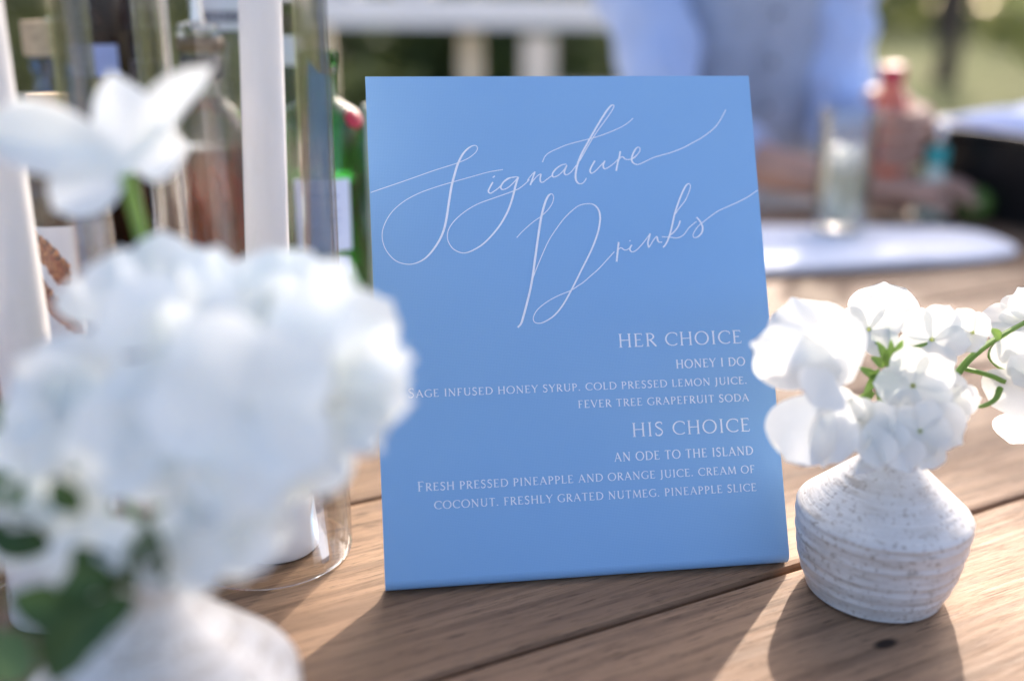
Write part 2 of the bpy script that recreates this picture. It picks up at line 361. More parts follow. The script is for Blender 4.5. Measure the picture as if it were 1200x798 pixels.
# handwriting, traced as pen strokes in card millimetres from the lower left corner (thin on the way up, thick on the way down)
SCRIPT = {'signature_lettering': [(0.34, 1.05, [(0.48, 195.99), (7.11, 198.22), (13.94, 200.45), (20.8, 202.77), (26.84, 204.86), (32.04, 206.62), (37.24, 208.22), (43.78, 210.24), (49.49, 212.63), (53.26, 215.42), (54.59, 217.71), (53.97, 219.14), (52.24, 219.16), (49.57, 217.59), (46.83, 214.61), (44.18, 209.61), (42.37, 204.35), (40.64, 198.67), (38.98, 190.82), (37.29, 182.14), (35.27, 175.24), (32.02, 169.26), (27.1, 163.36), (22.34, 160.4), (17.26, 159.51), (11.48, 161.39), (7.09, 166.47), (5.25, 172.52), (6.07, 178.52), (9.95, 185.33), (16.07, 190.84), (23.86, 195.04), (32.5, 198.11), (41.16, 200.59), (49.87, 202.91), (58.63, 205.24), (63.0, 206.06), (66.95, 206.62)]), (0.5, 0.6, [(61.52, 202.54), (62.69, 203.41)]), (0.45, 0.75, [(61.48, 200.24), (59.78, 197.45), (58.98, 195.53), (59.97, 194.54), (62.02, 195.65), (64.45, 197.37), (67.03, 200.15), (70.18, 202.13), (72.57, 202.71), (74.49, 202.68)]), (0.45, 0.75, [(72.56, 202.54), (69.31, 202.06), (66.58, 199.8), (65.33, 197.53), (66.3, 196.28), (69.05, 197.29), (72.06, 199.89), (74.49, 202.68)]), (0.4, 0.95, [(74.49, 202.68), (72.84, 198.1), (71.43, 193.27), (69.69, 188.45), (67.43, 183.67), (63.19, 177.19), (56.81, 170.37), (51.47, 166.6), (45.38, 164.42), (40.37, 166.28), (37.82, 169.98), (37.31, 173.45), (38.51, 177.33), (41.96, 181.6), (47.3, 185.84), (53.48, 189.22), (61.39, 191.96), (69.34, 194.63), (74.23, 196.49), (77.41, 198.73), (79.99, 201.08), (79.15, 200.87), (81.23, 203.41), (83.27, 205.34)]), (0.42, 0.72, [(83.27, 205.34), (82.04, 202.33), (80.41, 198.36)]), (0.4, 0.7, [(80.61, 198.8), (82.69, 201.43), (84.73, 203.36), (86.17, 203.87), (85.69, 201.83), (85.77, 200.05), (86.98, 199.76), (89.27, 201.32), (92.02, 203.24)]), (0.42, 0.75, [(99.54, 209.02), (96.75, 208.35), (93.7, 206.16), (92.06, 203.77), (92.59, 202.34), (95.11, 203.19), (97.91, 205.65), (99.86, 208.48), (98.63, 205.81), (98.34, 204.03), (99.54, 203.39), (101.85, 204.87), (104.72, 208.23), (107.14, 211.34)]), (0.42, 0.95, [(107.14, 211.34), (111.61, 218.48), (116.07, 225.04), (120.48, 230.62), (124.14, 235.33), (126.15, 238.42), (126.34, 239.88), (124.96, 239.53), (122.43, 236.8), (118.45, 231.1), (114.75, 225.41), (111.26, 219.84), (107.76, 214.03), (105.37, 208.67), (104.2, 204.21), (104.0, 201.08), (105.11, 198.92), (107.05, 198.7), (108.54, 199.93), (109.54, 201.52)]), (0.36, 0.45, [(87.32, 210.09), (88.83, 213.11), (91.24, 215.14), (95.06, 216.89), (100.52, 219.07), (107.76, 220.96), (115.02, 222.69), (122.37, 225.15), (129.79, 228.26), (134.06, 230.96), (136.18, 232.86)]), (0.42, 0.75, [(114.59, 210.6), (112.7, 207.66), (111.65, 205.25), (112.46, 203.98), (114.78, 205.38), (117.46, 208.04), (119.75, 210.26)]), (0.42, 0.72, [(119.76, 210.44), (118.69, 207.84), (119.3, 206.21), (121.32, 206.9), (124.42, 209.02), (127.01, 211.33)]), (0.42, 0.8, [(128.18, 215.29), (127.43, 212.23), (126.29, 208.81), (125.32, 205.04)]), (0.4, 0.7, [(126.71, 209.71), (127.75, 211.68), (129.24, 212.38), (130.59, 211.1), (132.65, 210.89), (134.96, 211.58), (136.88, 213.19)]), (0.42, 0.8, [(133.88, 211.23), (136.53, 213.01), (138.52, 215.43), (138.45, 217.07), (137.19, 217.18), (135.41, 215.02), (134.01, 211.87), (134.29, 209.42), (136.37, 208.21), (138.67, 208.72), (141.95, 210.22), (145.69, 211.8), (150.34, 213.1), (154.06, 214.05), (158.75, 215.63), (162.53, 217.14), (167.31, 219.55), (172.12, 222.07), (177.99, 226.06), (181.01, 228.98), (183.31, 232.1), (185.23, 235.15), (186.33, 237.09)])],
 'drinks_lettering': [(0.36, 1.05, [(71.94, 171.5), (75.65, 175.13), (80.5, 179.13), (85.33, 182.39), (89.07, 185.87), (91.32, 189.21), (91.96, 192.03), (91.21, 193.55), (89.49, 192.83), (87.39, 189.01), (85.12, 182.02), (83.47, 174.57), (81.78, 166.23), (80.34, 158.85), (78.9, 151.5), (77.1, 144.19), (74.85, 136.93), (72.98, 131.33), (71.7, 128.1), (69.96, 126.25)]), (0.4, 0.85, [(78.61, 149.67), (80.11, 153.31), (83.06, 159.7), (88.29, 169.79), (94.38, 178.06), (97.89, 181.93), (101.35, 184.96), (104.79, 187.25), (108.61, 188.11), (112.07, 187.76), (114.39, 185.63), (115.3, 182.3), (114.92, 178.06), (113.2, 171.99), (109.37, 163.65), (104.1, 154.47), (98.86, 145.35), (93.72, 137.21), (88.77, 131.69), (83.53, 128.58), (80.28, 127.97), (78.33, 128.95), (78.19, 131.33), (80.51, 134.91), (85.5, 138.59), (91.21, 141.44), (97.84, 143.9), (101.71, 146.19), (104.61, 147.95), (108.55, 151.08), (112.5, 154.22), (117.02, 158.58), (121.56, 163.14)]), (0.45, 0.85, [(124.07, 167.96), (123.27, 163.28), (122.34, 157.87)]), (0.4, 0.7, [(122.63, 162.17), (123.71, 164.2), (125.28, 164.92), (126.53, 163.94), (128.24, 163.9), (130.24, 165.45)]), (0.5, 0.6, [(129.63, 168.45), (130.31, 168.51)]), (0.42, 0.75, [(130.82, 166.34), (129.7, 164.62), (129.93, 163.21), (131.15, 162.68), (133.32, 163.78), (135.57, 165.88), (137.84, 168.32), (140.8, 172.0)]), (0.45, 0.8, [(140.8, 172.0), (139.94, 169.35), (139.28, 167.29), (139.4, 165.45), (139.78, 164.94), (141.29, 167.07), (142.97, 169.36), (144.22, 170.25), (144.45, 168.82), (145.02, 167.47), (146.87, 167.34)]), (0.42, 0.85, [(154.91, 181.83), (156.81, 184.49), (160.56, 188.8), (163.16, 193.67), (163.97, 196.37), (163.3, 197.66), (161.59, 196.58), (159.33, 192.89), (157.1, 188.28), (154.5, 182.01), (153.01, 176.99), (151.68, 172.83), (150.01, 168.69), (148.46, 166.05), (147.09, 164.59)]), (0.45, 0.7, [(157.19, 178.33), (155.77, 175.25), (153.53, 172.62), (151.1, 170.75)]), (0.4, 0.72, [(146.82, 170.1), (151.03, 169.83), (154.81, 169.32), (158.32, 170.83), (161.31, 174.28), (163.86, 176.33), (165.85, 177.71)]), (0.4, 0.85, [(165.85, 179.91), (167.11, 178.53), (168.16, 176.65), (168.76, 174.53), (168.22, 172.02), (166.35, 169.96), (164.15, 169.17), (163.31, 170.45), (164.43, 172.7), (166.32, 175.01), (168.6, 176.81), (173.6, 180.33), (176.5, 182.21), (179.02, 183.52), (183.48, 185.29), (187.95, 187.08), (194.28, 190.02), (200.08, 193.59)])]}
zz = .00012
for nm, strokes in SCRIPT.items():
    parts = []
    for base, thick, S in strokes:
        P = smoothpts([(x*.001, y*.001) for x, y in S], 7); W = []
        for i in range(len(P)):
            d = P[min(i+1, len(P)-1)]-P[max(i-1, 0)]; dn = max(0, -d.y/(d.length+1e-9))
            W.append((base+(thick-base)*dn**1.6)*.00112)
        for _ in range(4): W = [(W[max(i-1, 0)]+W[i]*2+W[min(i+1, len(W)-1)])/4 for i in range(len(W))]
        zz += .000006; parts.append(ribbon(P, W, zz))
    V, F = merge(parts); obj(nm, V, F, M_print, sign, smooth=False)
# roman capitals as pen strokes on a unit cap height
T_, t_ = .115, .055
def arc(cx, cy, rx, ry, a0, a1, n=10): return [(cx+rx*math.cos(R(a0+(a1-a0)*i/n)), cy+ry*math.sin(R(a0+(a1-a0)*i/n))) for i in range(n+1)]
def ser(x, y, w=.13): return (t_*.8, [(x-w, y), (x+w, y)])
G = {
 'A': (.82, [(t_, [(.08,0),(.40,1.02)]), (T_, [(.38,1.0),(.74,0)]), (t_, [(.20,.34),(.60,.34)]), ser(.08,0,.09), ser(.74,0,.09)]),
 'C': (.82, [('c', arc(.50,.5,.44,.49,48,312,16)), (t_, [(.80,.88),(.80,.72)])]),
 'D': (.86, [(T_, [(.14,1),(.14,0)]), ('c', [(.04,.98)]+arc(.34,.5,.46,.48,85,-85,14)+[(.04,.02)])]),
 'E': (.64, [(T_, [(.14,1),(.14,0)]), (t_, [(.04,.98),(.54,.98),(.55,.86)]), (t_, [(.14,.52),(.46,.52)]), (t_, [(.04,.02),(.56,.02),(.59,.16)])]),
 'F': (.58, [(T_, [(.14,1),(.14,0)]), (t_, [(.04,.98),(.52,.98),(.53,.86)]), (t_, [(.14,.5),(.44,.5)]), ser(.14,0,.1)]),
 'G': (.86, [('c', arc(.50,.5,.44,.49,48,300,16)), (T_*.9, [(.76,.42),(.76,.08)]), (t_*.8, [(.64,.42),(.86,.42)])]),
 'H': (.86, [(T_, [(.14,1),(.14,0)]), (T_, [(.72,1),(.72,0)]), (t_, [(.14,.52),(.72,.52)]), ser(.14,1,.1), ser(.14,0,.1), ser(.72,1,.1), ser(.72,0,.1)]),
 'I': (.32, [(T_, [(.16,1),(.16,0)]), ser(.16,1,.1), ser(.16,0,.1)]),
 'J': (.36, [(T_, [(.20,1),(.20,.05),(.14,-.14),(.02,-.22)]), ser(.20,1,.1)]),
 'L': (.60, [(T_, [(.14,1),(.14,0)]), (t_, [(.04,.02),(.54,.02),(.57,.17)]), ser(.14,1,.1)]),
 'M': (1.0, [(t_, [(.16,1),(.10,0)]), (T_, [(.17,1),(.50,.06)]), (t_, [(.50,.06),(.82,1)]), (T_, [(.83,1),(.90,0)]), ser(.10,0,.09), ser(.90,0,.09)]),
 'N': (.88, [(t_, [(.14,.98),(.14,0)]), (T_, [(.12,1),(.74,.0)]), (t_, [(.74,1),(.74,0)]), ser(.14,0,.09), ser(.74,1,.09), ser(.10,1,.06)]),
 'O': (.96, [('c', arc(.48,.5,.42,.5,90,450,24))]),
 'P': (.62, [(T_, [(.14,1),(.14,0)]), ('c', [(.04,.98),(.24,.98)]+arc(.26,.72,.28,.26,80,-90,10)+[(.14,.46)]), ser(.14,0,.1)]),
 'R': (.70, [(T_, [(.14,1),(.14,0)]), ('c', [(.04,.98),(.24,.98)]+arc(.26,.74,.27,.24,80,-90,10)+[(.14,.50)]), (T_, [(.30,.50),(.66,.0)]), ser(.14,0,.1), ser(.66,0,.06)]),
 'S': (.58, [('s', [(.49,.84),(.46,.96),(.30,1.0),(.12,.90),(.10,.74),(.24,.58),(.42,.44),(.50,.26),(.42,.08),(.26,0),(.10,.04),(.07,.2)])]),
 'T': (.70, [(T_, [(.35,1),(.35,0)]), (t_, [(.03,.88),(.05,.98),(.65,.98),(.67,.88)]), ser(.35,0,.1)]),
 'U': (.84, [(T_, [(.16,1),(.16,.34)]), ('c', [(.16,.36)]+arc(.43,.30,.27,.30,180,360,12)+[(.70,.36)]), (t_, [(.70,1),(.70,.30)]), ser(.16,1,.1), ser(.70,1,.1)]),
 'V': (.78, [(T_, [(.06,1),(.40,0)]), (t_, [(.39,0),(.72,1)]), ser(.06,1,.08), ser(.72,1,.08)]),
 'Y': (.72, [(T_, [(.06,1),(.36,.46),(.36,0)]), (t_, [(.36,.46),(.68,1)]), ser(.06,1,.08), ser(.68,1,.08), ser(.36,0,.1)]),
 '.': (.26, [(.13, [(.10,.0),(.10,.13)])]), ' ': (.44, [])}
def text_line(txt, x0, x1, y0, y1, cap, big=(), z=.00016, bold=1.0):
    track = .14; adv = 0; items = []
    for i, ch in enumerate(txt):
        k = 1.22 if i in big else 1.0; w, S = G[ch]; items.append((adv, k, S)); adv += (w+(track if ch != ' ' else 0))*k
    adv -= track; sx = (x1-x0)/adv; parts = []
    for ax, k, S in items:
        for wd, pts in S:
            L = 0; q = [((ax+px*k)*sx, py*cap*k) for px, py in pts]; m = len(q)
            if isinstance(wd, str):
                if wd == 's': q = [(v_.x, v_.y) for v_ in smoothpts(q, 3)]; m = len(q)
                W = []
                for i in range(m):
                    d = Vector(q[min(i+1, m-1)])-Vector(q[max(i-1, 0)]); v_ = abs(d.y)/(d.length+1e-9)
                    if wd == 's': v_ = 1-v_*.4 if False else .35+.65*abs(d.x)/(d.length+1e-9)*(1 if .2 < i/m < .8 else .3)
                    W.append((t_+(T_-t_)*v_**1.5)*cap*bold)
            else: W = [wd*cap*bold]*m
            zi = z+.000004*(len(parts) % 5); parts.append(ribbon([(x0+a, y0+(y1-y0)*a/(x1-x0)+b) for a, b in q], W, zi))
    return merge(parts)
LINES = [('heading_lettering', 'HER CHOICE', 120.45, 184.91, 114.39, 114.05, 6.6, ()),
 ('recipe_lettering', 'HONEY I DO', 149.33, 185.57, 102.61, 102.65, 4.2, ()),
 ('recipe_lettering', 'SAGE INFUSED HONEY SYRUP. COLD PRESSED LEMON JUICE.', 14.59, 185.86, 94.0, 93.33, 3.55, (0,)),
 ('recipe_lettering', 'FEVER TREE GRAPEFRUIT SODA', 97.93, 186.02, 85.1, 84.56, 3.65, ()),
 ('heading_lettering', 'HIS CHOICE', 124.32, 185.52, 69.62, 69.32, 6.6, ()),
 ('recipe_lettering', 'AN ODE TO THE ISLAND', 114.42, 185.95, 57.94, 57.56, 4.2, ()),
 ('recipe_lettering', 'FRESH PRESSED PINEAPPLE AND ORANGE JUICE. CREAM OF', 17.23, 186.07, 48.98, 48.51, 3.7, (0,)),
 ('recipe_lettering', 'COCONUT. FRESHLY GRATED NUTMEG. PINEAPPLE SLICE', 24.76, 186.18, 40.11, 39.5, 3.7, ())]
for nm, txt, x0, x1, y0, y1, cap, big in LINES:
    V, F = text_line(txt, x0*.001, x1*.001, y0*.001, y1*.001, cap*.001, big, bold=1.12 if cap > 4.5 else 1.35); obj(nm, V, F, M_print, sign, smooth=False)

# ---------------------------------------------------------------- speckled bud vases
mv, nt, out = mat('speckled_glaze'); p = N(nt, 'ShaderNodeBsdfPrincipled'); v = coords(nt)
sepz = N(nt, 'ShaderNodeSeparateXYZ'); nt.links.new(v, sepz.inputs[0])
base = ramp(nt, noise_t(nt, v, 30, 4), [(.3, (.56,.54,.51)), (.7, (.73,.71,.67))])
sp = noise_t(nt, v, 420, 3, .6); dens = noise_t(nt, v, 45, 3)
streak = noise_t(nt, coords(nt, (30, 30, 260)), 1.0, 3, .6)
spots = ramp(nt, sp, [(.56, (0,)*3), (.66, (.85,)*3)])
c = mix(nt, mix(nt, 1.0, ramp(nt, streak, [(.50, (0,)*3), (.66, (.7,)*3)]), ramp(nt, dens, [(.4, (.2,)*3), (.6, (1,)*3)]), 'MULTIPLY'), base, (.36,.30,.23))
c = mix(nt, mix(nt, 1.0, spots, ramp(nt, dens, [(.35, (.35,)*3), (.62, (1,)*3)]), 'MULTIPLY'), c, (.26,.20,.14))
nt.links.new(c, p.inputs['Base Color']); p.inputs['Roughness'].default_value = .34; p.inputs['Specular IOR Level'].default_value = .5; p.inputs['Coat Weight'].default_value = .0; p.inputs['Coat Roughness'].default_value = .12
nt.links.new(bump(nt, streak, .5, .0016), p.inputs['Normal']); nt.links.new(p.outputs[0], out.inputs[0])
def vase(name, label, loc, s):
    prof = [(0, .0012), (.026, .0012), (.029, 0), (.0308, .0012)]
    key = [(0,.0308),(.006,.0335),(.016,.0368),(.028,.0388),(.038,.0398),(.0425,.0397)]
    for i in range(41):
        z = .0012+.0408*i/40; t = z; 
        for a, b in zip(key, key[1:]):
            if a[0] <= z <= b[0]: t = a[1]+(b[1]-a[1])*(z-a[0])/(b[0]-a[0])
        prof.append((t+.00022*math.sin(z*900)+.00018*math.sin(z*1530), z))
    prof += [(.0396,.0426),(.0391,.0434),(.0382,.0442),(.0335,.0485),(.0285,.0531),(.0235,.0577),(.0185,.0623),(.0145,.0660),(.0118,.0693),(.0102,.0725),(.0095,.0755),(.0100,.0790),(.0110,.0812),(.0112,.0822),(.0104,.0828),(.0092,.0818),(.0082,.079),(.0078,.0755),(.0082,.071),(.012,.065),(.020,.057),(.031,.046),(.035,.038),(.034,.018),(.028,.006),(0,.005)]
    V, F = lathe([(r*s, z*s) for r, z in prof], 72, wob=.004)
    o = obj(name, V, F, mv); o.location = loc; return tag(o, label, 'vase')
VR = (.1755, .4325, 0); VF = (-0.1168, 0.2908, 0)
vase('bud_vase', 'speckled off-white ceramic bud vase on the bare table right of the menu card', VR, 1.0)
vase('bud_vase', 'out of focus speckled bud vase nearest the camera, under the large blurred flower bunch', VF, 1.14)

# ---------------------------------------------------------------- flowers
def petal_mesh(L, W, cup, curl, ruf, seed, notch=0.0, nu=9, nv=8, narrow=.16):
    rnd = random.Random(seed); ph = rnd.uniform(0, 6); V, F = [], []
    for i in range(nu+1):
        s = i/nu
        w = W*.5*(narrow+(1-narrow)*math.sin(math.pi/2*min(1, s/.58))**1.1 if s < .58 else math.sqrt(max(.012, 1-((s-.58)/.425)**2)))
        for j in range(nv+1):
            t = j/nv*2-1
            y = L*s - notch*L*(1-abs(t))**2*s*s*.5 - L*.05*t*t*s*s
            e = w*t/(W*.5)     # true sideways position, so that the tip stays smooth
            z = cup*L*(e*e)*(.4+.6*s)+curl*L*s*s+ruf*L*math.sin(e*5.5+ph+s*2)*s*s*.8+ruf*L*.25*math.sin(e*9+s*4+ph*2)*s**3+ruf*L*.35*math.sin(s*6+ph)*s
            y += ruf*L*.5*math.sin(e*9+ph)*s**3
            V.append((w*t*(1-.1*s), y, z))
    for i in range(nu):
        for j in range(nv): a = i*(nv+1)+j; F.append((a, a+1, a+nv+2, a+nv+1))
    me = bpy.data.meshes.new('petal'); me.from_pydata(V, [], F); me.update(); me.shade_smooth(); return me
PET = {}
for q in range(5):
    PET['phlox', q] = petal_mesh(1, 1.02, .08, -.10, .022, q)
    PET['banner', q] = petal_mesh(1, 1.30, -.16, -.14, .030, 20+q, .05)
    PET['wing', q] = petal_mesh(1, 1.0, .30, .18, .022, 40+q)
    PET['bud', q] = petal_mesh(1, .75, .55, .30, .03, 60+q)
def flower(root, pos, face, size, kind='phlox', roll=0.0, pm=None, seed=None):
    """a flower head: heart mesh with each petal a child of its own"""
    rnd = random.Random(seed if seed is not None else hash((round(pos[0], 4), round(pos[1], 4))) % 9999)
    z = Vector(face).normalized(); x, y = frame_of(z)
    if y.z < 0: x, y = -x, -y
    Mx = Matrix(((x.x, y.x, z.x, pos[0]), (x.y, y.y, z.y, pos[1]), (x.z, y.z, z.z, pos[2]), (0,0,0,1))) @ Matrix.Rotation(roll, 4, 'Z')
    V, F = merge([lathe([(.0005,-.45*size), (.05*size,-.42*size), (.06*size,-.1*size), (.09*size,-.02*size), (.05*size,.03*size), (.001,.04*size)], 8)])
    h = obj('flower', V, F, M_heart if pm is not M_petal_f else M_petal_f, root); h.matrix_local = root.matrix_world.inverted() @ Mx
    pm = pm or M_petal
    if kind == 'phlox': spec = [('phlox', 2*math.pi*k/5+rnd.uniform(-.12,.12), rnd.uniform(.05,.32), rnd.uniform(.92,1.08)) for k in range(5)]
    elif kind == 'pea': spec = [('banner', 0, .35, 1.25), ('wing', R(128), .75, .82), ('wing', R(-128), .75, .82), ('bud', R(180), 1.0, .62)]
    elif kind == 'full': spec = [('banner', 2*math.pi*k/3+rnd.uniform(-.2,.2), rnd.uniform(.1,.3), 1.1) for k in range(3)]+[('wing', 2*math.pi*k/4+.5, rnd.uniform(.5,.9), .75) for k in range(4)]
    elif kind == 'side': spec = [('phlox', R(a), rnd.uniform(.55,.9), 1) for a in (0, 90, 180, 270)]
    elif kind == 'single': spec = [('banner', 0, .1, 1.2)]
    for sh, a, tilt, sc in spec:
        me = PET[sh, rnd.randrange(5)]; me2 = me
        if not me.materials: me.materials.append(pm)
        elif me.materials[0] != pm:
            key = (sh, me.name, pm.name)
            if key not in PET: PET[key] = me.copy(); PET[key].materials[0] = pm
            me2 = PET[key]
        o = bpy.data.objects.new('petal', me2); link(o, h)
        o.matrix_local = Matrix.Rotation(a, 4, 'Z') @ Matrix.Translation((0, .03*size, 0)) @ Matrix.Rotation(tilt, 4, 'X') @ Matrix.Scale(size*sc, 4)
    return h
def stem(root, pts, r, m=None, name='stem'):
    I = root.matrix_world.inverted(); V, F = tube([I @ Vector(p_) for p_ in pts], r, 7, 5); return obj(name, V, F, m or M_stem, root)
def leaf(root, base, tip, W, face, m=None, bend=.15):
    b, t = Vector(base), Vector(tip); y = (t-b); L = y.length; y.normalize(); z = Vector(face); z = (z-y*z.dot(y)).normalized(); x = y.cross(z); V, F = [], []
    for i in range(9):
        s = i/8; w = W*.5*math.sin(math.pi*min(.995, s*.97+.02))**.8
        for j in (-1, -.5, 0, .5, 1): V.append(b+y*L*s+x*w*j+z*(abs(j)*w*.35-bend*L*math.sin(math.pi*s)*-.5))
    for i in range(8):
        for j in range(4): a = i*5+j; F.append((a, a+1, a+6, a+5))
    I = root.matrix_world.inverted(); return obj('leaf', [I @ q for q in V], F, m or M_leafdk, root)
def bunch(name, label, loc, group=None):
    o = thing(name, label, 'flowers', loc, 0, group); o.matrix_world = Matrix.Translation(loc); return o
CAMV = Vector((0, 0, 0.26876))
def tocam(p_, up=.0, side=.0): d = (CAMV-Vector(p_)).normalized(); return d+Vector((side, 0, up))

mouthR = Vector((VR[0], VR[1], .079)); inR = Vector((VR[0], VR[1], .03))
# stem 1: big sweet peas hanging to the left, closest to the camera
b1 = bunch('flower_stem', 'white sweet pea stem leaning left over the menu card edge from the speckled vase', (VR[0]-.003, VR[1]-.002, .03))
def lone(root, base, tip, W, cup=.25, m=None, face=(0,-1,.35), seed=1, name='petal', ruf=.035):
    """one large petal spanning base to tip"""
    b, t = Vector(base), Vector(tip); y = t-b; L = y.length; y.normalize(); z = Vector(face); z = (z-y*z.dot(y)).normalized(); x = y.cross(z)
    me = petal_mesh(L, W, cup, .05, ruf, seed, nu=14, nv=16); me.materials.append(m or M_petal)
    o = bpy.data.objects.new(name, me); link(o, root)
    o.matrix_local = root.matrix_world.inverted() @ Matrix(((x.x,y.x,z.x,b.x),(x.y,y.y,z.y,b.y),(x.z,y.z,z.z,b.z),(0,0,0,1))); return o
for (bx0, by0, db, tx0, ty0, dt, W_, cup_, fc, sd_) in ((975,455,.435, 925,352,.455, .040, .15, (0,-1,.5), 2), (992,450,.43, 962,372,.425, .037, -.22, (.1,-1,.2), 3), (985,440,.428, 878,402,.420, .030, -.15, (-.2,-1,.3), 4),
        (972,435,.415, 950,475,.410, .026, .2, (0,-1,.1), 5), (970,462,.432, 918,542,.425, .033, -.2, (-.2,-1,.2), 6), (985,462,.43, 962,545,.435, .024, .2, (.1,-1,.1), 8), (995,490,.44, 1012,535,.44, .010, .4, (.1,-1,.1), 9)):
    lone(b1, PX(bx0,by0,db), PX(tx0,ty0,dt), W_, cup_, M_petal, fc, sd_)
stem(b1, [inR, mouthR+Vector((-.003,-.001,0)), PX(985,480,.45), PX(965,440,.44)], .0011)
# stem 2: cluster of phlox over the mouth
b2 = bunch('flower_stem', 'white phlox cluster with green buds rising straight above the speckled vase', (VR[0], VR[1]+.002, .03))
for (q, kind, s, up, side, roll) in [(PX(1018,386,.475), 'phlox', .0165, .5, -.1, .1), (PX(1092,398,.475), 'phlox', .0175, .4, .25, .8), (PX(1070,452,.455), 'phlox', .0180, .0, .15, .3),
        (PX(1112,470,.46), 'phlox', .0140, -.1, .5, 1.0), (PX(1018,497,.445), 'phlox', .0135, -.1, -.3, .5), (PX(1078,505,.440), 'phlox', .0140, -.1, .3, .9), (PX(990,474,.448), 'side', .0115, -.3, -.3, .2),
        ]:
    flower(b2, q, tocam(q, up, side), s, kind, roll)
for (bx0, by0, db, tx0, ty0, dt, W_, cup_, fc, sd_) in ((1038,392,.50, 1037,331,.505, .038, -.12, (0,-1,.3), 12), (1068,480,.452, 1126,520,.445, .026, .25, (.2,-1,.3), 13), (1060,485,.45, 1088,537,.44, .026, .3, (.1,-1,.1), 14),
        (1095,470,.46, 1128,468,.462, .018, .2, (.4,-1,.2), 15), (1040,505,.44, 1000,556,.432, .011, .3, (-.1,-1,.3), 16), (1045,500,.438, 1062,556,.432, .020, .25, (.1,-1,.2), 26), (1020,495,.438, 1030,552,.43, .018, .25, (-.1,-1,.2), 27), (1085,500,.448, 1078,552,.44, .018, .3, (.2,-1,.2), 28), (1030,485,.44, 1040,535,.435, .022, .25, (0,-1,.1), 17), (1010,470,.45, 985,515,.445, .016, .3, (-.2,-1,.2), 18)):
    lone(b2, PX(bx0,by0,db), PX(tx0,ty0,dt), W_, cup_, M_petal, fc, sd_)
stem(b2, [inR, mouthR, PX(1035,480,.462), PX(1045,415,.478)], .0012)
for a, b_ in (((1040,430),(1018,392)), ((1042,425),(1090,402)), ((1038,440),(1068,450)), ((1038,440),(1010,470)), ((1045,420),(1040,375))):
    stem(b2, [PX2(a, .472), PX2(((a[0]+b_[0])/2, (a[1]+b_[1])/2-4), .47), PX2(b_, .476)], .0009)
for (ax, ay, bx, by) in ((1040,432,1044,398), (1030,445,1006,430), (1048,425,1075,420), (1030,450,1030,475), (1025,460,1000,470), (1040,428,1028,400), (1042,425,1058,398), (1036,430,1020,418), (1044,430,1066,412), (1034,440,1022,446), (1040,440,1048,462), (1030,432,1012,462)):
    leaf(b2, PX2((ax,ay), .466), PX2((bx,by), .460), .0042, (0,-1,.4), M_stem)
# stem 3: trailing to the right edge
b3 = bunch('flower_stem', 'white flower stem arching to the right out of the speckled vase, green stalk showing', (VR[0]+.003, VR[1], .03))
stem(b3, [inR, mouthR+Vector((.003,0,0)), PX(1090,470,.475), PX(1118,442,.482), PX(1140,417,.487), PX(1172,394,.495), PX(1225,365,.505)], [.0011,.0012,.0014,.0018,.0017,.0014,.001])
for (q, kind, s, up, side, roll) in [(PX(1140,390,.478), 'side', .0135, .2, -.5, .7), (PX(1192,378,.51), 'phlox', .0165, .8, .1, 0), (PX(1205,440,.475), 'full', .0190, .1, 0, .4), (PX(1200,480,.480), 'single', .0150, -.3, 0, 3.0), (PX(1218,378,.505), 'phlox', .020, .3, 0, .7)]:
    flower(b3, q, tocam(q, up, side), s, kind, roll)
stem(b3, [PX(1172,396,.495), PX(1160,418,.488), PX(1185,440,.482)], .0011); stem(b3, [PX(1130,432,.488), PX(1160,440,.48), PX(1178,448,.478)], .0012)
stem(b3, [PX(1172,455,.478), PX(1166,468,.475), PX(1150,476,.474), PX(1138,472,.475)], [.0016,.0013,.001,.0005], None, 'tendril')
for (ax, ay, bx, by) in ((1172,398,1186,415), (1172,398,1160,385), (1174,400,1192,396), (1140,410,1132,392)): leaf(b3, PX2((ax,ay), .488), PX2((bx,by), .482), .0048, (0,-1,.4), M_stem)

# ---------------------------------------------------------------- foreground bunch
mouthF = Vector((VF[0], VF[1], .090)); inF = Vector((VF[0], VF[1], .04))
f1 = bunch('flower_stem', 'blurred white sweet pea on a tall green stem, highest bloom at upper left', (VF[0]-.004, VF[1], .04))
stem(f1, [inF, mouthF, PX(195,520,.33), PX(178,330,.335), PX(148,205,.33)], [.0016,.0016,.0017,.0021,.0026])
lone(f1, PX(140,200,.33), PX(-10,140,.33), .024, .2, M_petal_f, seed=21); lone(f1, PX(148,205,.33), PX(132,85,.33), .022, -.2, M_petal_f, seed=22)
lone(f1, PX(150,195,.33), PX(252,78,.322), .013, .3, M_petal_f); lone(f1, PX(150,190,.33), PX(222,172,.325), .020, .2, M_petal_f, seed=3); lone(f1, PX(150,195,.33), PX(60,245,.325), .022, .2, M_petal_f, seed=5)
lone(f1, PX(150,185,.33), PX(-20,150,.325), .024, .2, M_petal_f, seed=6)
f2 = bunch('flower_stem', 'large blurred bunch of white blooms filling the left foreground', (VF[0], VF[1], .04))
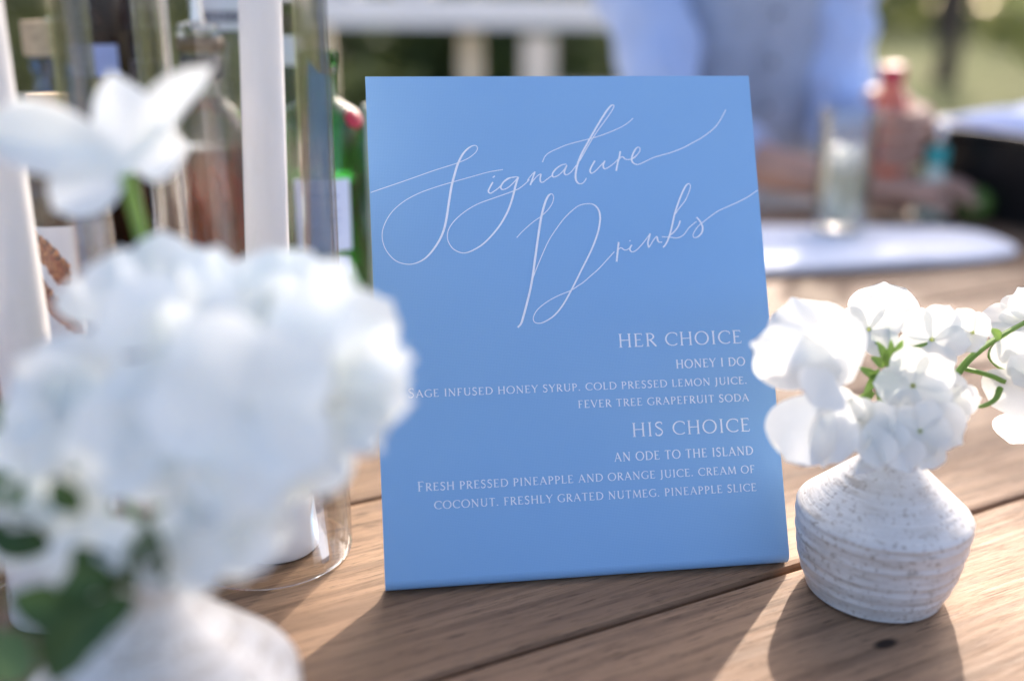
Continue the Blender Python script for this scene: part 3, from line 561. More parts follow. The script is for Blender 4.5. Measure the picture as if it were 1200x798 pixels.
big = [((-0.1350, 0.2924, 0.1500), 0.0198, 'full', 0.2, -0.2),
 ((-0.1129, 0.3182, 0.1798), 0.0196, 'phlox', 0.6, -0.1),
 ((-0.1004, 0.2885, 0.1697), 0.0231, 'full', 0.3, 0),
 ((-0.0751, 0.3092, 0.1686), 0.0249, 'full', 0.4, 0.1),
 ((-0.0851, 0.3264, 0.1728), 0.0171, 'phlox', 0.7, 0),
 ((-0.0560, 0.3071, 0.1624), 0.0228, 'phlox', 0.3, 0.3),
 ((-0.0497, 0.2988, 0.1534), 0.0127, 'phlox', 0.1, 0.4),
 ((-0.0594, 0.2910, 0.1457), 0.0221, 'full', -0.1, 0.3),
 ((-0.0760, 0.2732, 0.1557), 0.0292, 'phlox', 0.1, 0),
 ((-0.1018, 0.2720, 0.1519), 0.0196, 'phlox', 0, -0.1),
 ((-0.1444, 0.2837, 0.1396), 0.0128, 'phlox', 0, -0.4),
 ((-0.0687, 0.2831, 0.1377), 0.0184, 'phlox', -0.4, 0.3),
 ((-0.0894, 0.2658, 0.1334), 0.0212, 'full', -0.2, 0),
 ((-0.0986, 0.2555, 0.1184), 0.0146, 'pea', -0.4, 0),
 ((-0.0808, 0.2667, 0.1205), 0.0167, 'phlox', -0.5, 0.2)]
for i, (q, s, kind, up, side) in enumerate(big):
    flower(f2, q, tocam(q, up, side), s, kind, i*1.3, M_petal_f, seed=i*7+1)
    if i % 2 == 0: stem(f2, [mouthF, (Vector(q)+mouthF)/2+Vector((.004*math.sin(i), .006, .004)), Vector(q)+Vector((0,.012,-.004))], .0015)
stem(f2, [inF, mouthF], .002)
for (ax, ay, da, bx_, by_, db_, W_, cu_, sd_) in ((400,450,.315, 480,440,.312, .026, .2, 31), (380,420,.315, 462,385,.315, .022, -.2, 32), (330,370,.33, 318,290,.33, .024, .15, 33), (260,380,.32, 235,290,.325, .022, -.15, 34), (120,470,.31, 12,440,.312, .024, .2, 35),
        (400,480,.31, 462,492,.31, .020, .3, 36), (150,400,.32, 135,290,.325, .020, .2, 37), (90,500,.305, 20,540,.305, .022, -.2, 38), (230,600,.295, 215,690,.292, .026, .2, 39), (280,560,.30, 335,600,.30, .024, -.2, 40), (300,430,.30, 418,342,.31, .026, .1, 41), (410,440,.31, 486,418,.305, .013, .3, 43), (405,460,.31, 484,472,.305, .014, -.3, 44), (400,490,.31, 447,528,.305, .015, .3, 45), (370,360,.32, 405,305,.32, .016, .3, 46), (350,520,.305, 402,572,.30, .018, -.3, 47), (120,380,.33, 78,330,.33, .016, .3, 48), (290,620,.30, 312,668,.295, .018, .3, 49), (160,610,.295, 128,668,.29, .018, -.2, 50), (200,470,.29, 90,560,.295, .034, .1, 42)):
    lone(f2, PX(ax,ay,da), PX(bx_,by_,db_), W_, cu_, M_petal_f, (.2*math.sin(sd_),-1,.4), sd_, ruf=.09)
f3 = bunch('flower_stem', 'blurred drooping white bloom with dark green leaves at lower left', (VF[0]-.002, VF[1]+.003, .04))
stem(f3, [inF, mouthF, PX(120,650,.32), PX(50,620,.315)], .0016)
for (q, kind, s, up, side, roll) in [(PX(45,590,.315), 'full', .019, .2, -.2, .5), (PX(115,655,.30), 'full', .013, 0, .1, 1.5)]:
    flower(f3, q, tocam(q, up, side), s, kind, roll, M_petal_f)
for (a, b_, W, dep) in (((150,690),(165,625),.016,.30), ((205,688),(165,600),.016,.315), ((150,705),(45,765),.013,.295), ((140,690),(85,640),.012,.295), ((120,720),(10,700),.014,.30), ((60,640),(-20,620),.012,.31), ((30,520),(-30,480),.02,.34), ((110,700),(60,800),.016,.29), ((30,740),(-10,800),.02,.29), ((160,700),(95,735),.011,.292), ((175,690),(178,612),.012,.288), ((130,670),(70,690),.010,.288), ((95,600),(60,560),.009,.288), ((25,560),(-10,590),.014,.31), ((150,700),(60,780),.012,.285)):
    leaf(f3, PX2(a, dep), PX2(b_, dep-.004), W, (0,-1,.5), M_leafdk if a[0] > 50 else M_midleaf)

# ---------------------------------------------------------------- glass cylinders, candles and holders
def cylinder(label, x, y, r, h):
    t = .0019
    prof = [(r-t*.7,0),(r-t*.2,0),(r,.001)]+[(r, h*k/10) for k in range(1, 10)]+[(r,h-.002),(r-t/2,h),(r-t,h-.002)]+[(r-t, h*k/10) for k in range(9, 0, -1)]+[(r-t,.001),(r-t*.7,0)]
    V, F = lathe(prof, 96); o = obj('glass_cylinder', V, F, M_glass); o.location = (x, y, .0006); return tag(o, label, 'candle shade')
cylinder('tall clear glass cylinder round a white taper candle, left of the menu card', -.1226, .4644, .0412, .31)
cylinder('tall clear glass cylinder at the left picture edge round the second candle', -.2060, .408, .0412, .31)
def holder(label, x, y, s=1):
    prof = [(0,.0),(.0185,.0),(.0202,.0016),(.0203,.006)]+[(.0203-.0058*(k/8)**1.3, .006+.052*k/8) for k in range(1, 9)]+[(.0138,.060),(.0118,.0605),(.0112,.059),(.0110,.050),(0,.050)]
    V, F = lathe([(r*s, z) for r, z in prof], 48); o = obj('candle_holder', V, F, M_holder); o.location = (x, y, .0004); tag(o, label, 'candle holder')
holder('white ceramic candle holder inside the glass cylinder beside the menu card', -.1190, .4665)
holder('white ceramic candle holder hidden behind blurred flowers at far left', -.2060, .408, 1.1)
def candle(label, x, y, r0, r1, tx, ty):
    o = thing('taper_candle', label, 'candle', (x, y, .0508))
    V, F = tube([(0,0,0), (tx*.5, ty*.5, .12), (tx, ty, .25)], [r0, (r0+r1)/2, r1], 28, 6); obj('wax', V, F, M_candle, o)
    V, F = tube([(tx, ty, .25), (tx+.0005, ty, .256), (tx+.002, ty, .262)], .0007, 6, 3); obj('wick', V, F, M_cap, o)
candle('straight white taper candle in the cylinder directly left of the menu card', -.1190, .4665, .0108, .0090, .010, .0)
candle('blurred white taper candle at the left picture edge', -.2060, .408, .0112, .0108, .0, .0)

# ---------------------------------------------------------------- bottles standing behind the candles
KB = .74     # slim bottles: radius factor and matching heights
def zm(z): return z if z < .0125 else .269-KB*(.269-z)
def slim(pr): return [(r*KB, zm(z)) for r, z in pr]
def bottle(name, label, x, y, glass, body, liquid=None, lprof=None, extras=(), cat='bottle', n=40):
    body = slim(body); lprof = slim(lprof) if lprof else None; extras = [(a, b, slim(c)) for a, b, c in extras]
    t = thing(name, label, cat, (x, y, .0005)); V, F = lathe(body, n); obj('glass_body', V, F, glass, t)
    if liquid: V, F = lathe(lprof, n); obj('liquid', V, F, liquid, t)
    for nm, m, pr in extras: V, F = lathe(pr, n); obj(nm, V, F, m, t)
    return t
M_bglass = thin_glass('clear_bottle_glass', (.93,.95,.95), .015); M_green = thin_glass('green_bottle_glass', (.24,.66,.26), .03)
M_dark = simple('dark_brown_glass', (.022,.009,.004), .12, .3, spec=.4); M_amber = thin_glass('amber_liquor', (.72,.28,.07))
M_rum = thin_glass('infused_rum', (.74,.26,.13)); M_blue = thin_glass('blue_glass', (.25,.45,.8), .05)
M_lab = simple('pale_blue_label', (.62,.68,.85), .7, .04); M_labw = simple('white_label', (.78,.79,.82), .7, .03); M_ink = simple('navy_ink', (.08,.09,.16), .6, .1)
M_collar = simple('brown_collar', (.10,.055,.03), .35, .2)
M_cork = simple('cork', (.55,.42,.28), .8, .25, 200); M_metal = simple('brushed_metal', (.62,.60,.58), .25, .05, metal=1)
M_red = simple('red_seal', (.45,.03,.05), .4, .1); M_peel = simple('dried_peel', (.50,.12,.04), .6, .4, 90); M_scale = simple('russet_print', (.30,.10,.06), .6, .5, 400); M_scale_b = simple('orange_print', (.60,.27,.12), .6, .3, 400); M_scale_c = simple('umber_print', (.10,.05,.05), .6, .3, 400)
M_gliq = thin_glass('green_tinted_gin', (.82,.92,.80)); M_lem = simple('ink_blue', (.35,.42,.66), .7, .05)
def shell(r, z0, zs, rn, zn, ztop, rl=None):
    rl = rl or rn+.002
    return [(0,.002),(r*.9,.0),(r,.004),(r,zs*.5),(r,zs),(r*.96,zs+(zn-zs)*.25),(r*.8,zs+(zn-zs)*.55),(rn*1.15,zs+(zn-zs)*.85),(rn,zn),(rn,ztop-.012),(rl,ztop-.011),(rl,ztop-.001),(rn-.002,ztop),(rn-.0035,ztop-.01),(rn-.0035,zn)]
# pink-brown infused rum
x, y = PY(250,250,.95*.74)[:2]
t = bottle('liquor_bottle', 'clear round bottle of rust coloured infused rum with steel pourer, left of the tall candle', x, y, M_bglass, shell(.0375, 0, .150, .0175, .182, .232, .0205), M_rum,
    [(0,.003),(.034,.003),(.0355,.006),(.0355,.136),(0,.136)],
    [('neck_band', M_cap, [(.0182,.196),(.0188,.197),(.0188,.216),(.0182,.217)]), ('lip_ring', M_collar, [(.0206,.2205),(.0212,.2212),(.0212,.2312),(.0206,.232)]), ('stopper', M_bglass, [(0,.2325),(.018,.2325),(.0195,.236),(.018,.243),(.008,.2455),(0,.246)]), ('pour_spout', M_metal, [(.0,.246),(.0062,.2462),(.005,.262),(.0042,.29),(0,.291)])])
for k in range(16):
    a = k*2.4; rr = .012+.018*((k*37) % 10)/10; V, F = tube([(rr*.62*math.cos(a), rr*.62*math.sin(a), .02+.004*(k % 4)), (rr*.66*math.cos(a+.3), rr*.66*math.sin(a+.3), .09), (rr*.7*math.cos(a+.5), rr*.7*math.sin(a+.5), .128+.034*((k*13) % 7)/7)], [(.003,.001),(.004,.0012),(.002,.001)], 6, 3)
    obj('fruit_peel', V, F, M_peel, t)
# green gin with pale blue label
x, y = PY(381,250,.93*.74)[:2]
def wraplabel(t, r, z0, z1, a0, a1, m, name='label', n=16, rows=1):
    r, z0, z1 = r*KB+.0004, zm(z0), zm(z1); V = []; F = []
    for j in range(rows+1):
        for i in range(n+1): a = R(a0+(a1-a0)*i/n); V.append((r*math.cos(a), r*math.sin(a), z0+(z1-z0)*j/rows))
    for j in range(rows):
        for i in range(n): q = j*(n+1)+i; F.append((q, q+1, q+n+2, q+n+1))
    return obj(name, V, F, m, t)
t = bottle('gin_bottle', 'green bottle with large pale blue label beside the left edge of the menu card', x, y, M_green, shell(.0395, 0, .158, .0145, .186, .222), M_gliq, [(0,.003),(.036,.003),(.0375,.006),(.0375,.112),(0,.112)],
    [('cap', M_green, [(0,.2225),(.0155,.2222),(.0155,.205),(.0150,.204)])])
wraplabel(t, .0400, .052, .116, -118, -62+16, M_lab); wraplabel(t, .0400, .030, .046, -116, -50, M_lab, 'lower_label')
V, F = merge([ribbon([(-.012, .0), (.012, .0)], [.0012]*2)])
for k, (z, h_) in enumerate(((.100,.006),(.088,.0035),(.080,.003),(.068,.002))):
    wraplabel(t, .0402, z, z+h_*.5, -100, -62, M_lem, 'label_print')
V, F = lathe([(.0005,0),(.006,.0006),(.0065,.002),(.005,.003),(.0005,.0032)], 14); o = obj('wax_seal', V, F, M_red, t); o.location = (.030*.78, -.018*.78, zm(.165)); o.rotation_euler = (R(60), 0, R(40))
x, y = PY(341,120,1.02*.74)[:2]
t = bottle('gin_bottle', 'taller green bottle with white neck label, just right of the tall candle', x, y, M_green, shell(.036, 0, .150, .0135, .20, .262), M_gliq, [(0,.003),(.033,.003),(.0345,.006),(.0345,.135),(0,.135)], [('cap', M_cap, [(0,.263),(.0145,.2625),(.015,.236),(.0142,.235)])])
wraplabel(t, .0142, .205, .232, 0, 360, M_labw, 'neck_label'); wraplabel(t, .0365, .05, .11, -150, -30, M_lab)
# cream carton-like bottle half hidden behind the sign
x, y = PY(441,200,1.02*.74)[:2]
bottle('cream_bottle', 'plain cream bottle peeking out between the green gin bottle and the menu card', x, y, M_white, [(0,0),(.021,0),(.023,.004),(.023,.120),(.020,.135),(.012,.144),(.0105,.156),(0,.157)], extras=[('cap', M_white, [(0,.168),(.011,.1675),(.0115,.158),(.011,.1575)])])
# bottle with the white HAUS label
x, y = PY(268,20,1.06*.74)[:2]
t = bottle('vodka_bottle', 'clear bottle with white label and black lettered band behind the rum bottle', x, y, M_bglass, shell(.036, 0, .262, .0145, .30, .345), None, None, [('cap', M_metal, [(0,.356),(.016,.355),(.016,.335),(.0155,.334)])])
wraplabel(t, .0366, .236, .285, -150, -30, M_labw); wraplabel(t, .0368, .243, .2535, -140, -48, M_ink, 'label_band')
V, F = text_line('L HAUS', -.019, .021, 0, 0, .0062, bold=1.5)
V = [((.0370*KB+.0006)*math.sin(q[0]/.037), -(.0370*KB+.0006)*math.cos(q[0]/.037), zm(.2450)+q[1]*.8) for q in V]; obj('label_lettering', V, F, M_labw, t, False)
# dark bottles at the left
for (px_, py_, yy, r, lab, hh) in ((118,60,1.0,.029,'dark brown spirit bottle behind the glass cylinder wall, left one of the dark pair',.42), (151,60,1.03,.027,'dark brown spirit bottle, right one of the dark pair by the thin glass edge',.40)):
    x, y = PYV(px_, py_, yy*.74)[:2]
    t = bottle('spirit_bottle', lab, x, y, M_dark, shell(r, 0, hh*.72, .0125, hh*.83, hh), extras=[('cap', M_cap, [(0,hh+.012),(.013,hh+.011),(.0135,hh-.012),(.013,hh-.013)])])
    wraplabel(t, r+.0006, .195, .224, -150, -40, M_lem if px_ < 130 else M_cap)
x, y = PY(186,230,.93*.74)[:2]
bottle('amber_bottle', 'slim bottle of amber whisky just left of the rum bottle', x, y, M_bglass, shell(.021, 0, .140, .0115, .165, .20), M_amber, [(0,.003),(.0185,.003),(.0195,.006),(.0195,.125),(0,.125)], [('cap', M_cap, [(0,.213),(.0125,.2125),(.013,.192),(.0125,.191)])])
x, y = PY(80,300,.80*.74)[:2]
t = bottle('tequila_bottle', 'dark shouldered bottle with white label printed with russet scaled bands at far left', x, y, M_dark, shell(.036, 0, .122, .0145, .15, .175), extras=[('cap', M_cork, [(0,.196),(.015,.1955),(.0155,.176),(.015,.1755)])])
wraplabel(t, .0366, .006, .100, -170, -10, M_labw, rows=1)
def scaleband(path, wid, name):
    """band of overlapping printed scales wrapped on the label"""
    P = smoothpts(path, 8); V, F = [], []; rnd = random.Random(5)
    for i, q in enumerate(P):
        for k in range(5):
            u = (k-2)/2*wid*math.sin(math.pi*min(.97, max(.08, i/len(P)*.95+.04)))**.5; cx, cz_ = q.x+u+rnd.uniform(-.001,.001), q.y+rnd.uniform(-.0012,.0012); s = .0023
            pl = [(cx+s*math.cos(a_), cz_+s*1.3*math.sin(a_)) for a_ in [j*math.pi/3 for j in range(6)]]; n0 = len(V)
            rr = .0368+.00002*k+.00001*(i % 3)
            V += [((rr*KB+.0005)*math.sin(a_/.0368), -(rr*KB+.0005)*math.cos(a_/.0368), zm(max(.0126, b_))) for a_, b_ in pl]; F.append(tuple(range(n0, n0+6)))
    return V, F
for nm, pth, w_ in (('label_print', [(-.026,.101),(-.016,.096),(-.004,.084),(.006,.070),(.010,.056)], .0075), ('label_print', [(-.024,.080),(-.018,.066),(-.010,.052),(-.001,.040),(.008,.028),(.018,.014)], .0065)):
    V, F = scaleband(pth, w_, nm); o = obj(nm, V, F, M_scale, t, False); o.data.materials.append(M_scale_b); o.data.materials.append(M_scale_c)
    for q_, f_ in enumerate(o.data.polygons): f_.material_index = (q_*7+q_//3) % 5 % 3
x, y = PYV(50, 60, .98*.74)[:2]
t = bottle('blue_bottle', 'pale blue glass bottle with a cork stopper at far left behind the cylinder', x, y, M_blue, shell(.026, 0, .145, .012, .185, .212), None, None, [('cork_stopper', M_cork, [(0,.245),(.016,.244),(.0165,.214),(.011,.213)])])
x, y = PYV(80, 120, 1.08*.74)[:2]
t = bottle('lavender_bottle', 'bottle with lavender label between the blue bottle and the dark pair', x, y, M_bglass, shell(.024, 0, .165, .011, .20, .235), None, None, [('cap', M_metal, [(0,.245),(.012,.2445),(.0125,.225),(.012,.224)])])
wraplabel(t, .0246, .10, .165, -140, -60, M_lem)

# ---------------------------------------------------------------- things on the far side of the table
M_cloth = simple('white_linen', (.78,.79,.84), .8, .04, 60, .0006)
def napkin():
    V, F = [], []; n = 40; C = Vector((.345, 1.13)); ax = Vector((.9925, .122)); ay = Vector((-.122, .9925)); a_, b_ = .222, .095; lay = [(0,.96),(.003,1.0),(.008,1.0),(.0105,.965),(.0108,.6),(.0108,.0)]
    for z, k in lay:
        for i in range(n):
            th = 2*math.pi*i/n; c_, s_ = math.cos(th), math.sin(th); e = .45
            u = math.copysign(abs(c_)**e, c_)*a_*k; w_ = math.copysign(abs(s_)**.55, s_)*b_*k*(1-.30*(u/a_)) 
            q = C+ax*u+ay*w_; V.append((q.x, q.y, .0006+z+.0008*math.sin(u*60+w_*50)*(k > .5)*(z > .002)))
    for j in range(len(lay)-1):
        for i in range(n): k = (i+1) % n; F.append((j*n+i, j*n+k, (j+1)*n+k, (j+1)*n+i))
    F.append(tuple(range(n))[::-1]); return V, F
V, F = napkin(); tag(obj('serving_board', V, F, M_cloth), 'flat white oblong board with rounded ends lying on the table in front of the person', 'board')
# tumbler of ice
tx, ty = TB(982,272,.0108)[:2]
t = thing('tumbler', 'clear highball glass packed with pale ice on the white board in front of the person', 'glass', (tx, ty, .0135))
r0, r1, H_ = .029, .0345, .138
V, F = lathe([(0,.0),(r0-.002,0),(r0,.002)]+[(r0+(r1-r0)*k/8, .002+(H_-.002)*k/8) for k in range(1, 9)]+[(r1-.001,H_+.001),(r1-.002,H_)]+[(r0+(r1-r0)*k/8-.002, H_*k/8) for k in range(7, 1, -1)]+[(r0-.003,.014),(0,.012)], 48); obj('glass_wall', V, F, thin_glass('tumbler_glass', (.97,.98,.97), .04, .10), t)
M_drink = thin_glass('pale_drink', (.96,.96,.88), .02); M_ice = leafy('frosted_ice', (.92,.93,.88), (.96,.96,.93), .2, .06, 80)
V, F = lathe([(0,.0125),(r0-.0035,.0135),(r0+(r1-r0)*.45-.003,.072),(0,.073)], 40); obj('drink', V, F, M_drink, t)
for k in range(15):
    a = k*2.1; z = .024+.0155*(k//3); rr = .0125
    V, F = box(0,0,0,.0205,.0195,.0175,.003); o = obj('ice_cube', V, F, M_ice); o.location = (tx+rr*math.cos(a), ty+rr*math.sin(a), .0135+z); o.rotation_euler = (k*.7, k*1.1, k*.4)
    tag(o, 'pale melting ice cube heaped in the highball glass', 'ice cube', 'ice cubes in the highball glass')
# teal capped bottle
x, y = PY(1094,215,1.33)[:2]
t = thing('small_bottle', 'small pale bottle with a teal cap standing behind the hand on the table', 'bottle', (x, y, .0005))
V, F = lathe([(0,0),(.020,0),(.022,.003),(.022,.040),(.018,.052),(.011,.062),(.010,.068),(0,.069)], 32); obj('bottle_body', V, F, simple('milky_glass', (.68,.74,.62), .15, .05), t)
V, F = lathe([(0,.0685),(.013,.0685),(.0135,.071),(.0135,.090),(.012,.092),(0,.0925)], 32); obj('cap', V, F, simple('teal_plastic', (.05,.42,.40), .3, .05), t)
V, F = lathe([(0,.093),(.008,.0932),(.0095,.106),(.007,.118),(.003,.122),(0,.1225)], 24); obj('glint_bulb', V, F, M_metal, t)  # metal bulb added above the cap to throw a sun glint
# limes
M_lime = simple('lime_skin', (.12,.20,.04), .4, .25, 60, .0006)
for k, (px_, py_) in enumerate(((1128,222),(1143,240))):
    q = TBV(px_, py_, .02)
    V, F = lathe([(.0005,-.026),(.006,-.0245),(.015,-.019),(.0205,-.008),(.0215,.002),(.018,.013),(.010,.021),(.004,.0245),(.002,.028),(.0004,.0285)], 22); o = obj('lime', V, F, M_lime); o.location = (q[0], q[1], .0218); o.rotation_euler = (R(90), 0, R(35+70*k))
    tag(o, ('green lime lying behind the fingertips, nearer the teal capped bottle', 'green lime lying nearest the black tub')[k], 'lime')
# black tub with a folded pale cloth
bx, by = .725, 1.375
t = thing('ice_tub', 'black rectangular tub at the right edge of the table', 'tub', (bx, by, .0005), TA)
M_blk = simple('black_plastic', (.008,.008,.009), .3, .2, spec=.35)
def tub(w, d, h, fl, th):
    V = []; 
    for z, k, ins in ((0,1,0),(h,fl,0),(h+.004,fl,.0-.008),(h+.010,fl,-.008),(h+.010,fl,th),(.006,1,th)):
        for sx, sy in ((-1,-1),(1,-1),(1,1),(-1,1)):
            for dx, dy in (((1,0),(0,1)) if (sx*sy < 0) else ((0,1),(1,0))):
                c_ = .02; V.append((sx*(w*.5*k-ins-dx*c_*1.0), sy*(d*.5*k-ins-dy*c_), z))
    F = []; n = 8
    for j in range(5):
        for i in range(n): k = (i+1) % n; F.append((j*n+i, j*n+k, (j+1)*n+k, (j+1)*n+i))
    F.append(tuple(range(n))[::-1]); F.append(tuple(5*n+i for i in range(n))); return V, F
V, F = tub(.26, .22, .105, 1.12, .006); obj('tub_shell', V, F, M_blk, t, False)
V, F = [], []
for j in range(13):
    for i in range(13):
        a_, b_ = i/12-.5, j/12-.5; V.append((a_*.27, b_*.23, .112+.022*(1-(2*a_)**4)*(1-(2*b_)**4)+.008*noise.noise(Vector((a_*6, b_*6, 3)))))
for j in range(12):
    for i in range(12): q = j*13+i; F.append((q, q+1, q+14, q+13))
me_ = obj('folded_cloth', V, F, simple('pale_blue_cloth', (.34,.42,.66), .9, .1, 50)); me_.location = (bx, by, .0005); me_.rotation_euler = (0, 0, TA)
sm = me_.modifiers.new('thick', 'SOLIDIFY'); sm.thickness = .004; tag(me_, 'crumpled pale blue cloth heaped in the black tub', 'cloth')

# ---------------------------------------------------------------- the person
M_skin = simple('skin', (.50,.29,.21), .5, .12, 25, spec=.4); M_shirt = simple('blue_shirt', (.43,.53,.75), .85, .08, 18, .001); M_vest = simple('slate_waistcoat', (.36,.40,.48), .85, .14, 40, .001)
M_trs = simple('navy_trousers', (.04,.05,.09), .9, .1); M_hair = simple('brown_hair', (.09,.05,.03), .6, .3, 120)
PXX, PYY = .375, 1.80     # hips
per = thing('person', 'person seated across the table in light blue shirt and slate waistcoat holding a red bottle', 'person', (PXX, PYY, -.75))
PI_ = Matrix.Translation((-PXX, -PYY, .75))
def ptube(name, pts, rad, m, n=14, sub=6, flat=None):
    V, F = tube([PI_ @ Vector(q) for q in pts], rad, n, sub, flat); return obj(name, V, F, m, per)
hipL, hipR = (PXX-.10, PYY, -.28), (PXX+.10, PYY, -.28)
shL, shR = Vector((PXX-.185, PYY-.10, .37)), Vector((PXX+.105, PYY-.12, .37))   # picture left / right shoulders
elL, wrL = Vector((.235, 1.53, .065)), Vector((.45, 1.35, .034))
elR, wrR = Vector((.512, 1.63, .085)), Vector((.545, 1.405, .105))
# skeleton graph grown with a skin modifier: head, neck, trunk, arms, legs and both hands
SV_, SE_, SR_ = [], [], []
def node(p_, r, par=None):
    SV_.append(PI_ @ Vector(p_)); SR_.append(r if isinstance(r, tuple) else (r, r))
    if par is not None: SE_.append((par, len(SV_)-1))
    return len(SV_)-1
pel = node((PXX, PYY, -.22), (.14,.11)); ab = node((PXX, PYY-.03, 0), (.12,.095), pel); ch = node((PXX, PYY-.07, .22), (.135,.10), ab); up_ = node((PXX, PYY-.09, .36), (.075,.065), ch)
nk = node((PXX, PYY-.09, .44), .047, up_); jw = node((PXX-.003, PYY-.125, .505), (.058,.066), nk); hd = node((PXX-.005, PYY-.12, .57), (.078,.090), jw); top = node((PXX-.01, PYY-.115, .64), (.068,.078), hd)
for sh, el, wr in ((shL, elL, wrL), (shR, elR, wrR)):
    a = node(sh, .040, up_); b_ = node((sh+el)/2, .038, a); c_ = node(el, .035, b_); d_ = node((el+wr)/2, .034, c_); e_ = node(wr, (.025,.021), d_)
    if wr is wrL: palm = node(wr+Vector((.045,-.012,.0)), (.034,.018), e_); node(wr+Vector((.082,-.020,-.004)), (.036,.014), palm)
    else: palm = node(wr+Vector((-.008,-.035,.018)), (.022,.030), e_)
for hp, s in ((hipL, -1), (hipR, 1)):
    a = node(hp, .088, pel); k_ = node((hp[0]+s*.03, PYY-.42, -.26), .062, a); an = node((hp[0]+s*.03, PYY-.40, -.68), .038, k_); node((hp[0]+s*.04, PYY-.54, -.715), (.04,.03), an)
me = bpy.data.meshes.new('body'); me.from_pydata(SV_, SE_, []); me.materials.append(M_skin)
bo = link(bpy.data.objects.new('body', me), per)
bo.modifiers.new('skin', 'SKIN'); bo.modifiers['skin'].use_smooth_shade = True
for i, r in enumerate(SR_): me.skin_vertices[0].data[i].radius = r
me.skin_vertices[0].data[0].use_root = True
ss = bo.modifiers.new('sub', 'SUBSURF'); ss.levels = 1; ss.render_levels = 2
# fingers: resting hand (picture left arm) spread flat towards the right; the other closed on the bottle
k0 = wrL+Vector((.080,-.020,-.003))
for i in range(4):
    b0 = k0+Vector((.004-.004*abs(i-1.2), .024-.0165*i, .004)); ln = (.078,.086,.080,.062)[i]; dx = Vector((.985, -.10-.07*i+.05, 0)).normalized()
    ptube('finger', [b0-dx*.02, b0+dx*ln*.38+Vector((0,0,.010)), b0+dx*ln*.72+Vector((0,0,.002)), b0+dx*ln+Vector((0,0,-.012))], [.0092,.0088,.0080,.0066], M_skin, 10)
ptube('thumb', [wrL+Vector((.03,-.018,.0)), wrL+Vector((.055,-.048,.002)), wrL+Vector((.085,-.062,-.006)), wrL+Vector((.105,-.066,-.014))], [.012,.0105,.0095,.0075], M_skin, 10)
# held red bottle
hb = Vector((.490, 1.345, .055))
t = thing('juice_bottle', 'small red orange bottle with crimson cap gripped upright in the hand of the person', 'bottle', hb, 0)
t.rotation_euler = (R(4), R(-5), 0)
V, F = lathe([(0,0),(.020,0),(.023,.004),(.024,.050),(.0235,.085),(.019,.100),(.0135,.110),(.0125,.118),(0,.119)], 32); obj('bottle_body', V, F, simple('coral_juice', (.72,.17,.09), .18, .25, 30, spec=.5), t)
V, F = lathe([(0,.1185),(.0145,.1185),(.015,.121),(.015,.136),(.0135,.138),(0,.1385)], 28); obj('cap', V, F, simple('crimson_cap', (.48,.02,.06), .35, .1), t)
V, F = lathe([(.02455,.014),(.02475,.016),(.02475,.040),(.0245,.042)], 32); obj('label', V, F, simple('dark_red_label', (.40,.04,.07), .5, .2, 60), t)
gc = hb+Vector((0,0,.0))
for i in range(4):
    z = .078-.0185*i; r_ = .0325; pts = [gc+Vector((r_*math.cos(R(a_)), r_*math.sin(R(a_)), z+.004*math.sin(R(a_)))) for a_ in (50, 0, -45, -95, -135-6*(i == 1))]
    ptube('finger', pts, [.0100,.0096,.0090,.0084,.0068], M_skin, 10)
ptube('thumb', [wrR+Vector((-.02,-.01,.03)), gc+Vector((.012,.036,.092)), gc+Vector((-.018,.031,.098)), gc+Vector((-.031,.008,.097))], [.013,.0115,.010,.0075], M_skin, 10)
ptube('palm', [wrR+Vector((.002,-.004,.0)), gc+Vector((.044,.022,.055)), gc+Vector((.040,.006,.074))], [(.024,.020),(.030,.018),(.024,.014)], M_skin, 12, 5, (0,0,1))
# clothes
def torso(name, rings, m, n=36):
    V, F = [], []
    for (z, rx, ry, oy, ox) in rings:
        for i in range(n):
            a = 2*math.pi*i/n; f_ = 1+.018*math.sin(a*7+z*21)+.01*math.sin(a*13-z*33)
            V.append((ox+rx*f_*math.copysign(abs(math.cos(a))**.85, math.cos(a)), oy+ry*f_*math.sin(a), z+.75))
    for j in range(len(rings)-1):
        for i in range(n): k = (i+1) % n; F.append((j*n+i, j*n+k, (j+1)*n+k, (j+1)*n+i))
    return obj(name, V, F, m, per)
torso('shirt', [(-.26,.140,.115,0,0),(-.1,.142,.120,-.02,0),(.05,.142,.122,-.04,0),(.18,.150,.125,-.06,0),(.30,.160,.118,-.085,0),(.36,.178,.100,-.09,-.02),(.40,.165,.085,-.09,-.02),(.425,.115,.075,-.09,0),(.447,.064,.064,-.095,0),(.475,.060,.062,-.10,0)], M_shirt)
torso('waistcoat', [(-.24,.150,.130,0,0),(-.1,.152,.133,-.02,0),(.05,.148,.135,-.04,0),(.18,.152,.139,-.06,0),(.28,.145,.132,-.08,0),(.35,.132,.112,-.088,0),(.405,.10,.085,-.09,0)], M_vest)
